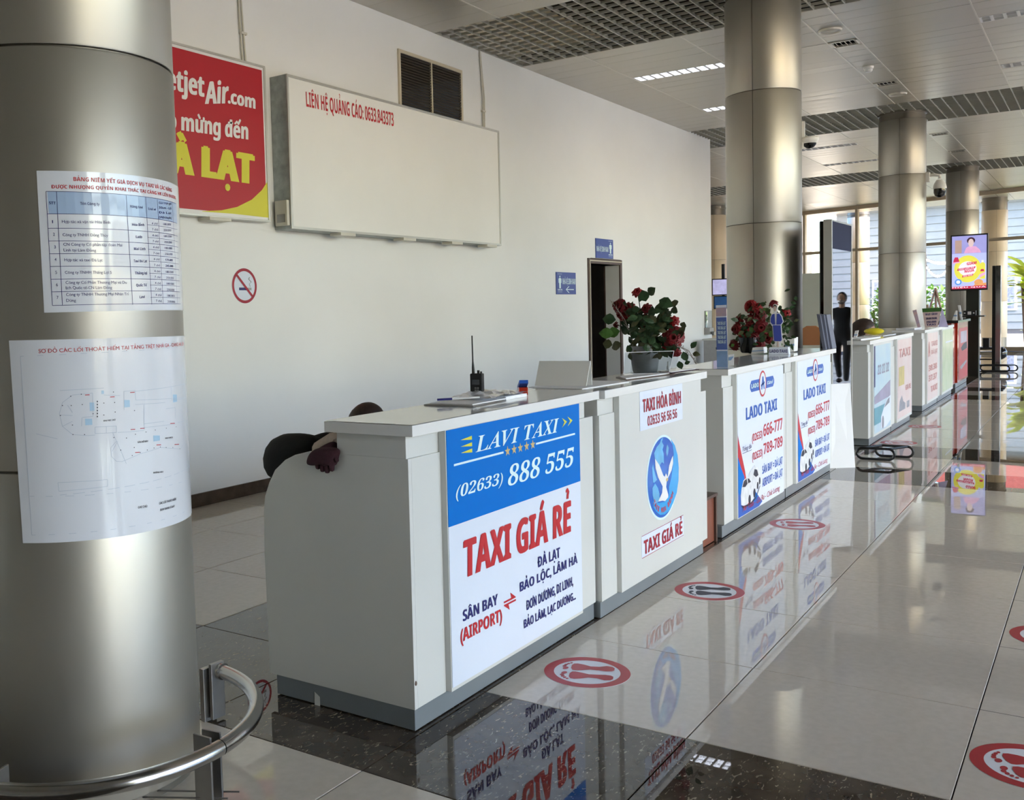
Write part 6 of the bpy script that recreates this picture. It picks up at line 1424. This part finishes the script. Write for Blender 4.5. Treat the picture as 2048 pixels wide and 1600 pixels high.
# 3. clerk with head down behind the pale blue car counter
t = thing('person', 'person with dark brown hair bent down behind the fourth counter', 'person', (13.2, 3.0, 0))
c_ = at((1725, 668), 0, 13.1)
J = [((c_.x+.1, c_.y+.45, .52), .15), ((c_.x+.08, c_.y+.35, .75), .15), ((c_.x+.05, c_.y+.2, .92), .15), ((c_.x, c_.y+.1, .98), .07), ((c_.x-.2, c_.y+.15, .90), .07), ((c_.x-.22, c_.y-.1, .80), .05), ((c_.x+.24, c_.y+.15, .90), .07), ((c_.x+.24, c_.y-.1, .80), .05), ((c_.x, c_.y+.2, .48), .1), ((c_.x, c_.y, .46), .07), ((c_.x, c_.y, .08), .05)]
skin_body('body', J, [(0, 1), (1, 2), (2, 3), (2, 4), (4, 5), (2, 6), (6, 7), (0, 8), (8, 9), (9, 10)], 'black_cloth', t)
head(t, (c_.x, c_.y, c_.z), (-.2, -.8, -.5), (0, -.4, .9), hair='hair', r=.14)
o = MB(); b_ = at((1748, 662), 0, 12.75); o.ball((12.75, b_.y, 1.145), .08, .11, .04, 12, 8); o = o.build('scarf_bundle', 'yellow'); tag(o, 'yellow bundle beside the bent dark haired person', 'bundle')
# ================================================================== OUTSIDE
m = MB(); m.box(36.5, 140, -90, 90, -.06, -.03); m.box(-60, 140, -90, -8.6, -.06, -.03); o = struct(m.build('ground', 'pavement', origin=(40, 0, -.06)))
def hedge(name, lab, x0, x1, y0, y1, z0, z1, n, mat='garden_leaf', s=.22, seed=1, cat='shrub', extra=None):
    random.seed(seed); t = thing(name, lab, cat, ((x0+x1)/2, (y0+y1)/2, 0)); m = MB()
    for k in range(n):
        p = Vector((random.uniform(x0, x1), random.uniform(y0, y1), z0+(z1-z0)*random.random()**.8)); d = Vector((random.uniform(-1, .3), random.uniform(-1, 1), random.uniform(-.2, 1)))
        leaf(m, p, d, s*random.uniform(.7, 1.4), s*.3)
    o = m.build('foliage', mat, t, kind='stuff')
    m = MB()
    for k in range(4): y = y0+(y1-y0)*(k+.5)/4; m.tube([((x0+x1)/2, y, 0), ((x0+x1)/2+.1, y+.1, z0+(z1-z0)*.7)], .04, 6)
    m.build('stems', 'wood_dark', t); return t
hedge('shrub', 'green shrubs outside between third and fourth columns', 40, 42, 4.2, 7.0, .05, 1.9, 900, seed=2)
hedge('shrub', 'leafy plant outside right of the pale cream column', 37.4, 38.4, 5.9, 6.6, .05, 1.7, 300, seed=3, s=.2)
hedge('shrub', 'bright shrubs outside at the right frame edge', 40, 42, -3.5, 2.2, .05, 1.3, 800, seed=4)
hedge('shrub', 'long green hedge along the glazed side', -4, 30, -14, -12.6, .0, 1.9, 2600, seed=5, s=.35)
hedge('flowering_vine', 'vine with orange pink flowers left of the third column', 36.6, 36.9, 5.75, 6.0, 1.3, 3.3, 130, mat='vine_flower' if 'vine_flower' in MATS else (M('vine_flower', (.75, .28, .18), .6, var=.6, vscale=8, vcol=(.75, .62, .55)) and 'vine_flower'), s=.16, seed=6, cat='vine')
hedge('banana_plant', 'yellow green banana leaves outside at right edge', 36.8, 37.4, 1.70, 2.15, 1.1, 2.3, 34, mat='leaf_lime' if 'leaf_lime' in MATS else (M('leaf_lime', (.42, .52, .06), .5, var=.4, vscale=3) and 'leaf_lime'), s=.75, seed=7, cat='plant')
random.seed(9)
b = thing('house', 'pale building with siding and red roof edge beyond the glass', 'building', (58, 0, 0))
m = MB(); m.box(56, 62, -22, 11.5, 0, 6.5); w_ = m.build('wall', 'siding', b)
for k in range(16):
    q_ = MB(); q_.box(55.96, 56, -22, 11.5, .35+k*.38, .35+k*.38+.30); q_.build('siding_board', 'siding', b)
m = MB(); m.prism([(-23, 6.4), (12.5, 6.4), (-5, 10)], 0, 55.2, 62.5); m.build('roof', 'roof_red' if 'roof_red' in MATS else (M('roof_red', (.55, .12, .08), .6, var=.2) and 'roof_red'), b)
for yy in (-6, -1.5, 3.5, 8):
    q_ = MB(); q_.box(55.9, 55.97, yy, yy+1.8, .9, 2.6); o = q_.build('window', 'white', b); q_ = MB(); q_.box(55.87, 55.9, yy+.1, yy+1.7, 1.0, 2.5); q_.build('pane', 'grey_print', o)
b = thing('house', 'brown house front far behind the shrubs, string lights before it', 'building', (50, 10, 0))
m = MB(); m.box(49, 55, 12.5, 34, 0, 7.5); m.build('wall', 'stone', b)
for k in range(6):
    q_ = MB(); q_.box(48.93, 49, 13+k*3.2, 14.8+k*3.2, 1, 2.8); o = q_.build('window', 'white', b); q_ = MB(); q_.box(48.9, 48.93, 13.1+k*3.2, 14.7+k*3.2, 1.1, 2.7); q_.build('pane', 'grey_print', o)
m = MB(); m.box(48.5, 55.5, 12, 35, 7.5, 7.9); m.build('roof', 'roof_red', b)
t0 = t = thing('string_lights', 'string of small white bulbs outside between two columns', 'lights', (39, 5, 2.8))
for row in range(2):
    a = at((1851, 515+row*12), 0, 39); b = at((1899, 522+row*8), 0, 39); m = MB(); pts = []
    for i in range(15):
        f = i/14; p = a*(1-f)+b*f; p.z -= .28*(row+.3)*4*f*(1-f); pts.append(p)
    m.tube(pts, .008, 5); w_ = m.build('wire', 'black', t)
    for p in pts[1:-1]:
        q_ = MB(); q_.ball(p-Vector((0, 0, .05)), .035, .035, .045, 8, 6); q_.build('bulb', 'bulb_white' if 'bulb_white' in MATS else (M('bulb_white', (.95, .93, .88), .3, emit=1.6) and 'bulb_white'), w_)
for p_ in (at((1851, 515), 0, 39), at((1899, 522), 0, 39)):
    m = MB(); m.tube([(39, p_.y, 0), (39, p_.y, p_.z+.1)], .03, 8); m.build('post', 'wood_dark', t0)
t = thing('garden_tripod', 'small wooden tripod frame in the garden shrubs', 'frame', (39.3, 5.2, 0))
c_ = at((1871, 576), 0, 39.3)
for dx, dy in ((-.2, .45), (-.2, -.45), (.3, 0)):
    m = MB(); m.tube([(39.3, c_.y, c_.z), (39.3+dx, c_.y+dy, 0)], .035, 6); m.build('leg', 'wood_dark', t)
M('canopy_white', (.85, .85, .86), .7, var=.03)
b = thing('canopy', 'white canopy along the glazed side', 'canopy', (12, -12, 0))
m = MB(); m.box(4, 34, -17.5, -11.6, 2.75, 3.25); m.build('roof', 'canopy_white', b)
for x in range(5, 34, 4):
    m = MB(); m.tube([(x, -11.8, 0), (x, -11.8, 2.75)], .06, 10); m.build('post', 'canopy_white', b)
